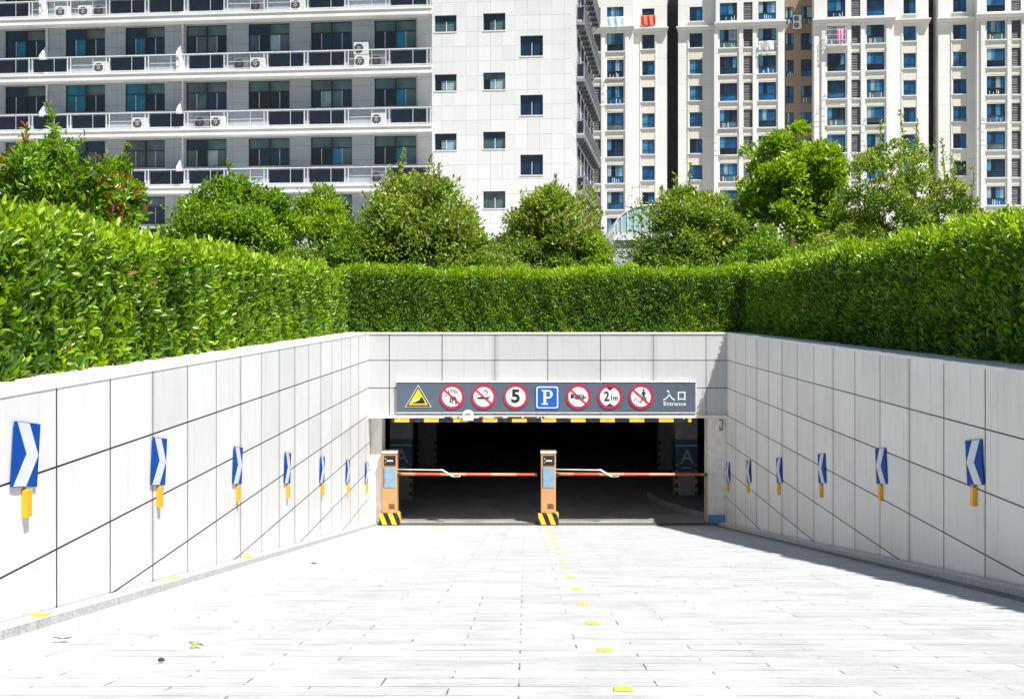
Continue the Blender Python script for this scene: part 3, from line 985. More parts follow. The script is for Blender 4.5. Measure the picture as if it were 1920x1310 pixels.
    leaf_object('leaves', Pp, D, Nn, L, W, col, LEAF, root)
    return root
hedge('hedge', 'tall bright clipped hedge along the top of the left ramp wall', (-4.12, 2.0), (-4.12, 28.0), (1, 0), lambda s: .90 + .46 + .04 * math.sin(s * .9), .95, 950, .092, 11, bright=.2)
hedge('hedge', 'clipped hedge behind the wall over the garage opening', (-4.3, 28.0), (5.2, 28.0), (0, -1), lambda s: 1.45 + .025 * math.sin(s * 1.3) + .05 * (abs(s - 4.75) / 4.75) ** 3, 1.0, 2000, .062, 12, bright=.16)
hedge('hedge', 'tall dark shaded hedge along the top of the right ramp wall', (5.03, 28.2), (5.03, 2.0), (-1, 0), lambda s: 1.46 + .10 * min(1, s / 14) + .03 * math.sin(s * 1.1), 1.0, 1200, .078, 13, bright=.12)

def tree(name, label, group, x, Y, ytop, halfw, pal, leaf, n, nlobe, seed, lob=(.35, .6), zlow=-0.25, sparse=0.0, stems=5, asp=.42, shoots=0, tipc=None, depth=.85, shape=1.0, cat='tree'):
    r = np.random.default_rng(seed)
    random.seed(seed)
    X = (x - VX) / F * Y
    ztop = EYE + (VY - ytop) / F * Y
    W = 1.10 * halfw / F * Y
    root = empty(name, (X, Y, ZG), label=label, cat=cat, group=group)
    H = ztop - ZG
    nlobe = int(nlobe * 2.0); n = int(n * 1.9); lob = (lob[0] * 1.1, lob[1] * 1.1)
    cz = (H + zlow) / 2; rz = (H - zlow) / 2
    lobes = []
    tries = 0
    while len(lobes) < nlobe and tries < 5000:
        tries += 1
        p = r.uniform(-1, 1, 3)
        lim = math.sqrt(max(0, 1 - max(0, p[2]) ** 2.8)) * (1 - .12 * min(0, p[2]) ** 2)
        if math.hypot(p[0], p[1]) > lim: continue
        if np.linalg.norm(p) < .45 and r.uniform() < .6: continue
        rad = r.uniform(*lob)
        prof = 1.0 - max(0, p[2]) * .25 * max(0, shape - .6)
        q = np.array([p[0] * (W - rad * .7) * prof, p[1] * (W - rad * .7) * depth * prof, cz + p[2] * (rz - rad * .6)])
        lobes.append((q, rad))
    lobes.append((np.array([r.uniform(-.1, .1) * W, 0, H - lob[0] * .75]), lob[0]))
    # limbs
    m = MB()
    used = lobes if len(lobes) < 26 else [lobes[i] for i in r.choice(len(lobes), 26, replace=False)]
    sb = [np.array([r.normal() * .10, r.normal() * .08, 0]) for _ in range(stems)]
    forks = []
    for k in range(stems):
        dirn = np.array([(k - (stems - 1) / 2) / max(1, stems) * W * .9, r.normal() * W * .2, H * r.uniform(.35, .5)])
        f_ = sb[k] + dirn
        mid = sb[k] + dirn * .5 + np.array([r.normal() * .06, r.normal() * .06, 0])
        m.tube([sb[k], mid, f_], [.055 * H / 4, .042 * H / 4, .03 * H / 4], 7)
        forks.append(f_)
    for q, rad in used:
        f_ = min(forks, key=lambda g: np.linalg.norm(g - q) + 2 * max(0, g[2] - q[2]))
        mid = (f_ + q) / 2 + np.array([r.normal() * .07, r.normal() * .07, .08])
        m.tube([f_, mid, q, q + (q - mid) * .5], [.026 * H / 4, .017, .010, .004], 5)
    Ps, Ns, Cs = [], [], []
    w = np.array([rd ** 2 for _, rd in lobes]); w /= w.sum()
    tone = r.normal(size=len(lobes)) * .11
    for (q, rad), ww, tn in zip(lobes, w, tone):
        k = int(n * ww)
        d = r.normal(size=(k, 3)); d /= np.linalg.norm(d, axis=1, keepdims=True)
        d[:, 2] = np.where(d[:, 2] < -.3, -d[:, 2] * .6, d[:, 2]); d /= np.linalg.norm(d, axis=1, keepdims=True)
        rr = rad * (1 - .55 * r.uniform(0, 1, k) ** 1.6)
        P = q + d * rr[:, None] * np.array([1, 1, .85])
        P += d * (fnoise(P * 1.0, 4.5, seed + 3) * rad * .28)[:, None]
        if sparse:
            keep = fnoise(P, 5.0, seed + 9) > (sparse * 2 - 1) * .5
            P, d = P[keep], d[keep]
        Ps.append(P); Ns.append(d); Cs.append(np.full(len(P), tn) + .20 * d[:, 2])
    # looser foliage filling the outline between the clumps
    k = int(n * (.42 if not sparse else .16))
    d = r.normal(size=(k * 2, 3)); d /= np.linalg.norm(d, axis=1, keepdims=True)
    d = d[d[:, 2] > -.75][:k]
    wob = 1 + .24 * fnoise(d * 2.0, 1.5, seed + 60) + .16 * fnoise(d * 2.0, 4.5, seed + 61)
    sh = wob * (1 - .30 * r.uniform(0, 1, len(d)) ** 1.3)
    sz = np.where(d[:, 2] > 0, np.abs(d[:, 2]) ** .8, d[:, 2])
    P = np.stack([d[:, 0] * W * sh * .86, d[:, 1] * W * depth * sh * .97, cz + sz * rz * sh * .86], axis=1)
    keep = fnoise(P, 3.2, seed + 62) > (-.30 if not sparse else .05)
    P, d = P[keep], d[keep]
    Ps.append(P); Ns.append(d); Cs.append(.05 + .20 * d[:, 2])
    # shoots poking out of the crown
    for k in range(shoots):
        q, rad = lobes[r.integers(len(lobes))]
        if q[2] < cz * .9: continue
        s0 = q + np.array([r.normal() * rad * .3, r.normal() * rad * .3, rad * .5])
        hh = r.uniform(.25, .85) * H / 4 + rad * .3
        s1 = s0 + np.array([r.normal() * .08, r.normal() * .08, hh])
        m.tube([s0, (s0 + s1) / 2, s1], [.010, .008, .004], 5)
        kk = int(hh / leaf * 5)
        tt = r.uniform(.1, 1, kk)
        P = s0 + (s1 - s0) * tt[:, None] + r.normal(size=(kk, 3)) * .012
        d = r.normal(size=(kk, 3)); d[:, 2] = np.abs(d[:, 2]) * .6 + .4; d /= np.linalg.norm(d, axis=1, keepdims=True)
        Ps.append(P); Ns.append(d); Cs.append(np.full(kk, .28))
    m.build('trunk', BARK, root)
    P = np.concatenate(Ps); N = np.concatenate(Ns); T = np.concatenate(Cs)
    k = len(P)
    D = N * r.uniform(.3, 1, k)[:, None] + np.array([0, 0, 1.]) * r.uniform(-.3, .9, k)[:, None] + r.normal(size=(k, 3)) * .5
    Nn = N + np.array([0, 0, .8]) + r.normal(size=(k, 3)) * .45
    L = leaf * r.uniform(.7, 1.3, k)
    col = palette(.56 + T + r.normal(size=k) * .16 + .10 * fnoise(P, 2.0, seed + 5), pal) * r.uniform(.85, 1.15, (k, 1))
    if tipc is not None:
        tp = (P[:, 2] > cz + rz * .15) & (fnoise(P, 3.5, seed + 20) > .35) & (r.uniform(size=k) < .35)
        col[tp] = np.array(tipc) * r.uniform(.7, 1.3, (tp.sum(), 1))
    leaf_object('crown', P, D, Nn, L, L * asp, col, LEAF, root)
    return root

PAL_A = [(0.018, 0.06, 0.008), (0.065, 0.17, 0.012), (0.15, 0.30, 0.018), (0.26, 0.42, 0.03)]      # rich green
PAL_B = [(0.05, 0.13, 0.010), (0.13, 0.26, 0.013), (0.23, 0.38, 0.020), (0.34, 0.48, 0.035)]            # yellow green
PAL_C = [(0.018, 0.052, 0.008), (0.07, 0.155, 0.014), (0.19, 0.31, 0.030), (0.38, 0.47, 0.085)]    # dull olive
TG = 'round trees in a row beyond the hedge'
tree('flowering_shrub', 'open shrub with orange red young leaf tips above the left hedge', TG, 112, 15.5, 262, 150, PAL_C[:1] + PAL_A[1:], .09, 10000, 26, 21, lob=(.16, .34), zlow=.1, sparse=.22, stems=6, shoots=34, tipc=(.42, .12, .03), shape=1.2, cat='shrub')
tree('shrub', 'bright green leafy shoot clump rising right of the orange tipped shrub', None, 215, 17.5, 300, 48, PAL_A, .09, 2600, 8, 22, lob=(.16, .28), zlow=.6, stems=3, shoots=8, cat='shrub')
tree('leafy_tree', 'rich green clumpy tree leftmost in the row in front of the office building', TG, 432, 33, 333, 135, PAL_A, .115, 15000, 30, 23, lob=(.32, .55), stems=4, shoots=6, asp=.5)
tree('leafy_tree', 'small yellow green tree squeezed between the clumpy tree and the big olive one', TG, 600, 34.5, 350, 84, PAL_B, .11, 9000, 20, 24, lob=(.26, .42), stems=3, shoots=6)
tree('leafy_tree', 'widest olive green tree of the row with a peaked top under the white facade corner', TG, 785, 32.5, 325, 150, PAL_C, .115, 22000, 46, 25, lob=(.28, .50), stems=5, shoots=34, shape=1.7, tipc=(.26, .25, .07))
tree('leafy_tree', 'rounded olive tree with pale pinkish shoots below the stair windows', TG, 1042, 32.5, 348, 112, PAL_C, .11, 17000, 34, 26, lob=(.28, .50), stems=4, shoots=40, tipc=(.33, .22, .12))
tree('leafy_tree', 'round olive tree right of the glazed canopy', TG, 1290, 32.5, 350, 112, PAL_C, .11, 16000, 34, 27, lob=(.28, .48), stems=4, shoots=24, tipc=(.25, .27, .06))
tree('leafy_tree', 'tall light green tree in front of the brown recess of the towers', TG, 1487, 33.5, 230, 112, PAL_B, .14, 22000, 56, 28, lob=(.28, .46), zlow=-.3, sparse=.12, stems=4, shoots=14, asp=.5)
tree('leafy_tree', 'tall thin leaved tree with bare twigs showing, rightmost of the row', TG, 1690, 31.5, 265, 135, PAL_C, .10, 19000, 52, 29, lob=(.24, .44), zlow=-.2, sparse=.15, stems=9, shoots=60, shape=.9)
tree('shrub', 'low dark bush at the foot of the tall light green tree', 'low bushes behind the back hedge', 1440, 31.0, 425, 78, PAL_A, .09, 6500, 16, 30, lob=(.25, .42), zlow=.1, stems=4, cat='shrub')
tree('shrub', 'low dark bush in front of the thin leaved tree', 'low bushes behind the back hedge', 1585, 30.8, 420, 85, PAL_C, .085, 6500, 16, 31, lob=(.25, .42), zlow=.1, stems=4, shoots=10, cat='shrub')
tree('shrub', 'low pale green bush behind the hedge left of the big olive tree', 'low bushes behind the back hedge', 560, 30.5, 462, 70, PAL_B, .06, 4500, 14, 32, lob=(.18, .3), zlow=.1, stems=4, cat='shrub')
tree('shrub', 'small dark bush filling the foot of the gap beside the big olive tree', 'low bushes behind the back hedge', 925, 31.0, 455, 55, PAL_C, .08, 3500, 10, 33, lob=(.2, .35), zlow=.1, stems=3, cat='shrub')
gp = MB(); gp.tube([(0, 0, 0), (0, 0, 1.75)], [.03, .025], 10); gp.tube([(0, 0, 1.75), (0, 0, 1.82)], [.05, .03], 10)
tag(gp.build('garden_post', plain('galvanised post', (.5, .52, .52), .4, .5), None, ((1459 - VX) / F * 30, 30, ZG)), label='thin pale post standing behind the right end of the back hedge', cat='post')
tree('shrub', 'yellow green bush in the gap right of the small yellow green tree', 'low bushes behind the back hedge', 655, 31.5, 415, 55, PAL_A, .09, 4200, 12, 34, lob=(.22, .36), zlow=.0, stems=3, cat='shrub')
tree('shrub', 'leafy bush low between the pinkish tipped tree and the canopy', 'low bushes behind the back hedge', 1120, 31.5, 440, 38, PAL_B, .08, 3200, 10, 35, lob=(.2, .34), zlow=.0, stems=3, cat='shrub')
#ENDLEAVES

# ------------------------------------------------------------------ buildings: shared tools
class Frame:
    """a facade frame: local x along the facade (rightwards), local y into the building, z up (world)"""
    def __init__(s, d0, tan):
        s.d0 = d0; s.a = math.atan(tan); s.c = math.cos(s.a); s.s = math.sin(s.a)
    def u(s, x, dep=0.0):
        t = (x - VX) / F
        return (t * (s.d0 + dep * s.c) - dep * s.s) / (s.c + t * s.s)
    def Y(s, u, dep=0.0):
        return s.d0 - u * s.s + dep * s.c
    def z(s, y, u, dep=0.0):
        return EYE + (VY - y) / F * s.Y(u, dep)

def holed_wall(mb, u0, u1, z0, z1, holes, s0, reveal=.14, mi=0, mr=None):
    """wall skin at depth s0 with rectangular openings and their reveals"""
    mr = mi if mr is None else mr
    us = sorted({u0, u1} | {h[0] for h in holes} | {h[1] for h in holes})
    zs = sorted({z0, z1} | {h[2] for h in holes} | {h[3] for h in holes})
    for i in range(len(us) - 1):
        for j in range(len(zs) - 1):
            cu, cz = (us[i] + us[i + 1]) / 2, (zs[j] + zs[j + 1]) / 2
            if cu < u0 or cu > u1 or cz < z0 or cz > z1: continue
            if any(h[0] < cu < h[1] and h[2] < cz < h[3] for h in holes): continue
            mb.quad((us[i], s0, zs[j]), (us[i + 1], s0, zs[j]), (us[i + 1], s0, zs[j + 1]), (us[i], s0, zs[j + 1]), mi)
    for a, b, c_, d in holes:
        e = s0 + reveal
        mb.quad((a, s0, c_), (a, s0, d), (a, e, d), (a, e, c_), mr)
        mb.quad((b, s0, d), (b, s0, c_), (b, e, c_), (b, e, d), mr)
        mb.quad((a, s0, d), (b, s0, d), (b, e, d), (a, e, d), mr)
        mb.quad((b, s0, c_), (a, s0, c_), (a, e, c_), (b, e, c_), mr)

WCACHE = {}
GL_ALL = [G_DARK, G_NAVY, G_BLUE, G_SKY, G_TEAL, G_GREY, G_CYAN, G_PALE]
def window_mesh(w, h, style, variant):
    key = (round(w, 2), round(h, 2), style, variant)
    if key in WCACHE: return WCACHE[key]
    r = random.Random(hash(key[2]) if False else variant * 13 + len(style) * 101)
    fr = MB(); pn = MB()
    t = .045
    fm = F_DARK
    fr.box(0, w, 0, .06, 0, t); fr.box(0, w, 0, .06, h - t, h); fr.box(0, t, 0, .06, t, h - t); fr.box(w - t, w, 0, .06, t, h - t)
    def pane(a, b, c_, d, mi):
        pn.quad((a, .05, c_), (b, .05, c_), (b, .05, d), (a, .05, d), mi)
    if style == 'office':
        tz = h * .62
        fr.box(w / 2 - .045, w / 2 + .045, .003, .06, t, h - t)
        fr.box(t, w / 2 - .045, .006, .06, tz - .03, tz + .03); fr.box(w / 2 + .045, w - t, .006, .06, tz - .03, tz + .03)
        mul = MB()
        for k in (.25, .75):
            fr.box(w * k - .016, w * k + .016, .008, .06, t, tz - .03, 1)
        tops = [r.choice([4, 4, 5, 1]) for _ in range(2)]
        base = r.choice([0, 0, 0, 1, 0])
        lows = [r.choice([base, base, base, 1, 5, 7 if r.random() < .35 else 0, 4]) for _ in range(4)]
        if variant == 1: tops = [6, 4]; lows = [6, 6, 0, 0]
        if variant == 2: tops = [4, 4]; lows = [0, 0, 6, 4]
        if variant == 3: tops = [1, 5]; lows = [1, 6, 0, 1]
        if variant == 9: tops = [5, 5]; lows = [5, 5, 5, 5]
        for k in range(2):
            pane(k * w / 2, (k + 1) * w / 2, tz, h, tops[k])
        for k in range(4):
            pane(k * w / 4, (k + 1) * w / 4, 0, tz, lows[k])
    elif style == 'wing':
        fr.box(w * .52 - .02, w * .52 + .02, .005, .06, t, h * .62, 1)
        top = r.choice([1, 5, 1]); a, b = r.choice([(0, 4), (4, 7), (0, 7), (4, 4)])
        pane(0, w, h * .62, h, top); pane(0, w * .3, 0, h * .62, a); pane(w * .3, w * .52, 0, h * .62, b); pane(w * .52, w, 0, h * .62, b)
    elif style == 'stair':
        fr.box(w * .5 - .015, w * .5 + .015, .005, .06, t, h * .66, 1)
        pane(0, w, 0, h, 1)
    elif style == 'big':
        fr.box(w * .5 - .025, w * .5 + .025, .004, .06, h * .36, h - t)
        fr.box(t, w - t, .006, .06, h * .34, h * .36 + .03)
        base = r.choice([2, 2, 2, 1, 3, 0, 5])
        cols = [r.choice([base, base, 1, 3, 0, 7]) for _ in range(4)]
        pane(0, w * .25, h * .36, h, cols[0]); pane(w * .25, w * .5, h * .36, h, cols[1]); pane(w * .5, w * .75, h * .36, h, cols[2]); pane(w * .75, w, h * .36, h, cols[3])
        pane(0, w, 0, h * .36, r.choice([2, 4, 1, 0]))
        if r.random() < .45:   # things kept on the sill
            for k in range(5):
                a = w * r.uniform(.1, .85); fr.box(a, a + .05, .03, .049, .05, h * r.uniform(.1, .32), 1)
    elif style == 'small':
        fr.box(w * .5 - .022, w * .5 + .022, .004, .06, t, h - t)
        fr.box(t, w - t, .006, .06, h * .26, h * .26 + .035)
        base = r.choice([2, 2, 2, 1, 2])
        pane(0, w * .5, 0, h, r.choice([base, base, 1, 0, 3])); pane(w * .5, w, 0, h, r.choice([base, base, 2]))
    elif style == 'tall':
        fr.box(w * .33 - .02, w * .33 + .02, .004, .06, t, h - t); fr.box(w * .66 - .02, w * .66 + .02, .004, .06, t, h - t)
        for k in range(3): pane(k * w / 3, (k + 1) * w / 3, 0, h, r.choice([1, 5, 3]))
    WCACHE[key] = (fr.mesh('window', [fm, F_WHITE]), pn.mesh('pane', GL_ALL))
    return WCACHE[key]
def window(parent, u0, u1, z0, z1, dep, style, variant):
    fme, pme = window_mesh(u1 - u0, z1 - z0, style, variant)
    o = place('window', fme, parent, (u0, dep, z0))
    place('pane', pme, o)
    return o

# ------------------------------------------------------------------ office building (left)
FO = Frame(74.7, 0.119)
fac_grey = panel_mat('office facade tiles', 'X', 1.28, 0.3, 0.93, 0.2, (0.40, 0.435, 0.49), jcol=(0.25, 0.26, 0.28), wu=.03, wz=.03, grime=.15, faint=.5)
fac_white = panel_mat('office white tiles', 'X', 0.755, 0.08, 0.905, 0.05, (0.73, 0.73, 0.73), jcol=(0.40, 0.40, 0.40), wu=.025, wz=.025, grime=.08, faint=.3, var=.05, jfade=.5)
slabm = plain('balcony slab', (0.76, 0.76, 0.75), .7, var=.06, scale=.6)
SLABS = [EYE + 18.0 - 3.62 * k for k in range(-1, 5)]   # slab undersides, top floor first
OB = empty('office_building', (0, FO.d0, 0), -FO.a, label='long pale office building with stacked balconies and navy balustrades, upper left', cat='building')
uR = FO.u(810); uW = FO.u(1071)
uRec = FO.u(783, 1.0)
uLft = -38.5
REC = 1.0
DEPTH = 21.5
wall = MB()
# recess skin with window openings, floor by floor
WX = [(10, 86), (123, 197), (235, 309), (349, 425), (466, 543), (583, 660), (702, 780)]
offs = []
pitchw = (FO.u(741, 1) - FO.u(48, 1)) / 6
for i, (xa, xb) in enumerate(WX):
    offs.append((FO.u(xa, REC), FO.u(xb, REC)))
offs = [(offs[0][0] - 2 * pitchw, offs[0][1] - 2 * pitchw), (offs[0][0] - pitchw, offs[0][1] - pitchw)] + offs
holes = []
wins = []
for fi, zb in enumerate(SLABS):
    for wi, (a, b) in enumerate(offs):
        top = zb - .10
        hgt = 1.75 if fi < 5 else 2.3
        holes.append((a, b, top - hgt, top)); wins.append((a, b, top - hgt, top, fi, wi))
ztopb = SLABS[0] + .46 + 3.6
holed_wall(wall, uLft, uRec, ZG - .2, ztopb, holes, REC, .16, 0)
wall.box(uLft, uRec, REC + .3, DEPTH, ZG - .2, ztopb, 0)
wall.build('facade_wall', fac_grey, OB)
special = {(2, 3): 1, (2, 4): 1, (1, 3): 3, (1, 2): 3, (1, 4): 3, (3, 7): 2, (3, 8): 2, (1, 8): 2, (2, 8): 2, (3, 4): 9}
for (a, b, c_, d, fi, wi) in wins:
    if fi == 5: st = 'tall'
    else: st = 'office'
    v = special.get((fi, wi), 10 + (fi * 7 + wi * 3) % 11)
    w_ = window(OB, a, b, c_, d, REC + .08, st, v)
    if fi < 5:
        m = MB(); m.box(-.12, b - a + .12, -.14, -.082, -.12, -.02); m.build('sill', SILL, w_)
# wing: front skin + body
wingw = MB()
W2 = []
for (xa, xb, rows, h_, st) in ((815, 856, (29, 139.5, 250.5), 31, 'wing'), (906, 947.5, (25, 136, 247, 358.5), 32, 'wing'), (975.5, 1018, (67, 178, 290), 38, 'stair')):
    a, b = FO.u(xa), FO.u(xb)
    for ri, y in enumerate(rows):
        zt = FO.z(y, (a + b) / 2); zb = FO.z(y + h_, (a + b) / 2)
        W2.append((a, b, zb, zt, st, ri))
holed_wall(wingw, uR, uW, ZG - .2, ztopb, [w[:4] for w in W2], 0, .22, 0)
wingw.box(uRec + .02, uW - .001, REC + .02, DEPTH, ZG - .2, ztopb, 0)
# return wall slanting from the recess to the wing front, wing flank, roof
wingw.quad((uRec, REC, ZG), (uR, 0, ZG), (uR, 0, ztopb), (uRec, REC, ztopb), 0)
wingw.quad((uW, 0, ZG), (uW, DEPTH, ZG), (uW, DEPTH, ztopb), (uW, 0, ztopb), 0)
wingw.quad((uRec, REC, ztopb), (uR, 0, ztopb), (uW, 0, ztopb), (uW, REC + .02, ztopb), 0)
wingw.build('wing_wall', fac_white, OB)
for i, (a, b, c_, d, st, ri) in enumerate(W2):
    w_ = window(OB, a, b, c_, d, .14, st, 20 + (i * 5) % 7)
    m = MB(); m.box(-.04, b - a + .04, -.17, -.142, -.07, -.001); m.build('sill', WHITE_METAL, w_)
# balcony slabs, rails and panels
PATT = ['DDDDDDDDDDDDDDDD', 'DCDCADDDCADCDDDD', 'DADDADCDADDDCDDD', 'DADDCADADDDCDDDD', 'DADDCDDDDDDCDDDD', 'DDDDCDDADDDDDDDD']
BAY = 2.59
acs = []
for fi, zb in enumerate(SLABS):
    m = MB(); m.box(uLft, uR - .002, 0, REC - .002, zb, zb + .46); m.box(uLft, uR - .002, -.06, -.001, zb + .34, zb + .46)
    sl_ = m.build('balcony_slab', slabm, OB)
    zt = zb + .46
    rail = MB()
    rail.box(uLft, uR - .05, -.02, .05, zt + 1.01, zt + 1.07)
    rail.box(uLft, uR - .05, 0.0, .04, zt + .06, zt + .10)
    k = 0; u = uR - .05
    pans = []
    while u > uLft:
        for du in (0.04, .26):
            rail.box(u - du - .02, u - du + .02, -.012, .04, zt, zt + 1.0)
        if PATT[fi][k % 16] == 'D':
            for ka, kb_ in ((u - BAY / 2 + .17, u - .32), (u - BAY + .07, u - BAY / 2 + .13)):
                if fi in (0, 5): rail.box(ka, kb_, 0, .03, zt + .13, zt + .93, 1)
                else: pans.append((ka, kb_))
            rail.box(u - BAY / 2 + .135, u - BAY / 2 + .165, -.004, .04, zt + .1, zt + 1.0)
        else:
            rail.box(u - BAY / 2 + .14, u - BAY / 2 + .16, 0.0, .03, zt + .1, zt + 1.0)
            rail.box(u - BAY + .05, u - .3, 0.008, .025, zt + .5, zt + .53)
            if PATT[fi][k % 16] == 'A': acs.append((fi, k, u, zt))
            if fi == 1 and k in (3, 8, 10): acs.append((fi, k, u, zt))
        u -= BAY; k += 1
    ro = rail.build('railing', [WHITE_METAL, NAVY_PANEL], OB)
    for ka, kb_ in pans:
        key = ('pan', round(kb_ - ka, 3))
        if key not in WCACHE:
            m = MB(); m.box(0, kb_ - ka, 0, .03, 0, .80); WCACHE[key] = m.mesh('balustrade_panel', NAVY_PANEL)
        place('balustrade_panel', WCACHE[key], ro, (ka, 0, zt + .13))
# downpipes and low dividers
for xx in (88, 343):
    uu = FO.u(xx, .9)
    m = MB(); m.box(uu - .05, uu + .05, .82, .94, ZG, ztopb); m.build('downpipe', WHITE_METAL, OB)
    for zb in SLABS:
        m = MB(); zt = zb + .46
        m.hexa([(uu - .12, .1, zt), (uu + .06, .1, zt), (uu + .06, .84, zt), (uu - .12, .84, zt), (uu - .12, .1, zt + 1.2), (uu + .02, .1, zt + 1.2), (uu - .02, .84, zt + 1.9), (uu - .12, .84, zt + 1.9)])
        m.build('divider', WHITE_METAL, OB)
# flank balconies
FLK = plain('flank steel', (.20, .21, .23), .5)
FB0, FB1 = 4.0, 21.0
for fi, zb in enumerate(SLABS):
    m = MB(); m.box(uW + .002, uW + .55, FB0, FB1, zb, zb + .2)
    m.build('flank_slab', FLK, OB)
    m = MB()
    zt = zb + .2
    m.box(uW + .50, uW + .54, FB0, FB1, zt + .95, zt + 1.02); m.box(uW + .02, uW + .54, FB0, FB0 + .04, zt + .95, zt + 1.02)
    ss = FB0
    while ss <= FB1:
        m.box(uW + .50, uW + .54, ss, ss + .05, zt, zt + .95); ss += 1.7
    ro = m.build('flank_railing', FLK, OB)
    if fi == 0:
        p = MB(); p.box(0, .02, .1, 1.6, 0, .78); flp = p.mesh('balustrade_panel', NAVY_PANEL)
        p = MB(); p.box(.001, .02, 0, 2.2, 0, 1.85); p.box(.02, .05, 1.07, 1.13, 0, 1.85, 1); p.box(.02, .05, 0, 2.2, 1.2, 1.25, 1); flw_ = p.mesh('flank_window', [G_NAVY, F_DARK])
        p = MB(); p.box(.01, .5, 0, .08, -.22, -.002); p.hexa([(.01, 0, -.7), (.05, 0, -.7), (.05, .08, -.7), (.01, .08, -.7), (.40, 0, -.221), (.48, 0, -.221), (.48, .08, -.221), (.40, .08, -.221)]); flb = p.mesh('bracket', plain('steel bracket', (.12, .13, .15), .5, .3))
    ss = FB0
    while ss + 1.65 < FB1:
        place('balustrade_panel', flp, ro, (uW + .51, ss, zt + .12)); ss += 1.7
    p = MB(); p.box(uW + .06, uW + .46, FB0 + .01, FB0 + .03, zt + .12, zt + .9); p.build('end_panel', NAVY_PANEL, ro)
    ss = FB0 + 1
    while ss < FB1 - 2:
        place('flank_window', flw_, OB, (uW, ss, zb - 2.2)); ss += 3.3
    ss = FB0 + .3
    while ss < FB1:
        place('bracket', flb, OB, (uW, ss, zb)); ss += 1.7

# air conditioner units on the balconies (own things)
AC_W = plain('air conditioner casing', (0.62, 0.63, 0.63), .5)
AC_G = plain('air conditioner grey casing', (0.16, 0.17, 0.19), .5)
def to_world(fr, u, s, z):
    return (u * fr.c + s * fr.s, fr.d0 - u * fr.s + s * fr.c, z)
def ac_proto(casing, big=1.0):
    a = empty('air_conditioner')
    w, h = .82 * big, .72 * big
    m = MB(); m.box(-w / 2, w / 2, 0, .34, .05, h); m.build('casing', casing, a, bevel=.02)
    m = MB(); m.ring(-.10 * big, h * .53, .0001, .26 * big, -.012, 0, 24); fn = m.build('fan', dk, a)
    m = MB(); m.ring(-.10 * big, h * .53, .06, .09, -.02, -.013, 20)
    for k in range(8):
        t = k * math.pi / 4
        m.prism(bar(-.10 * big + .09 * math.cos(t), h * .53 + .09 * math.sin(t), -.10 * big + .25 * big * math.cos(t), h * .53 + .25 * big * math.sin(t), .012), -.02, -.013)
    m.build('grille', casing, fn)
    m = MB(); m.box(-w / 2 + .05, -w / 2 + .12, .02, .32, 0, .05); m.box(w / 2 - .12, w / 2 - .05, .02, .32, 0, .05); m.build('feet', dk, a)
    return a
floor_word = ['roof', 'top visible', 'second', 'third', 'fourth', 'lowest']
pa = ac_proto(AC_W, 1.12); pb = ac_proto(AC_G, 1.15)
usedp = {0: False, 1: False}
kk = 0
zone = lambda x: 'at the far left' if x < 90 else 'right of the left downpipe' if x < 230 else 'near the middle downpipe' if x < 430 else 'midway along' if x < 600 else 'near the white wing'
cnt = {}
for (fi, k, u, zt) in acs:
    if fi in (0, 5): continue
    for j in range(2 if (fi, k) in ((2, 1), (1, 8), (2, 4), (3, 5)) else 1):
        grey = (fi + k + j) % 2
        src = (pa, pb)[grey]
        o = src if not usedp[grey] else copy_tree(src)
        usedp[grey] = True
        uu = u - .85 - j * 1.05
        if uu < uLft + 3: continue
        o.location = to_world(FO, uu, .42, zt)
        o.rotation_euler = (0, 0, -FO.a)
        xpx = VX + F * o.location.x / o.location.y
        key = (fi, zone(xpx), grey)
        cnt[key] = cnt.get(key, 0) + 1
        extra = '' if cnt[key] == 1 else (', second leftwards' if cnt[key] == 2 else ', third leftwards')
        tag(o, label='%s air conditioner on the %s balcony, %s%s' % ('dark grey' if grey else 'pale', floor_word[fi], zone(xpx), extra), cat='air conditioner', group='air conditioners on the office balconies')
# one more standing above its neighbour
o = copy_tree(pa); o.location = to_world(FO, FO.u(676, .4), .42, SLABS[2] + .46 + .80); o.rotation_euler = (0, 0, -FO.a)
tag(o, label='white air conditioner raised above the railing of the second balcony, near the wing', cat='air conditioner', group='air conditioners on the office balconies')
m = MB(); m.box(-.38, .38, .05, .3, -.82 + .72, .05); m.box(-.38, -.34, .05, .3, -.80, -.1); m.box(.34, .38, .05, .3, -.80, -.1)
q = m.build('stand', WHITE_METAL, o)

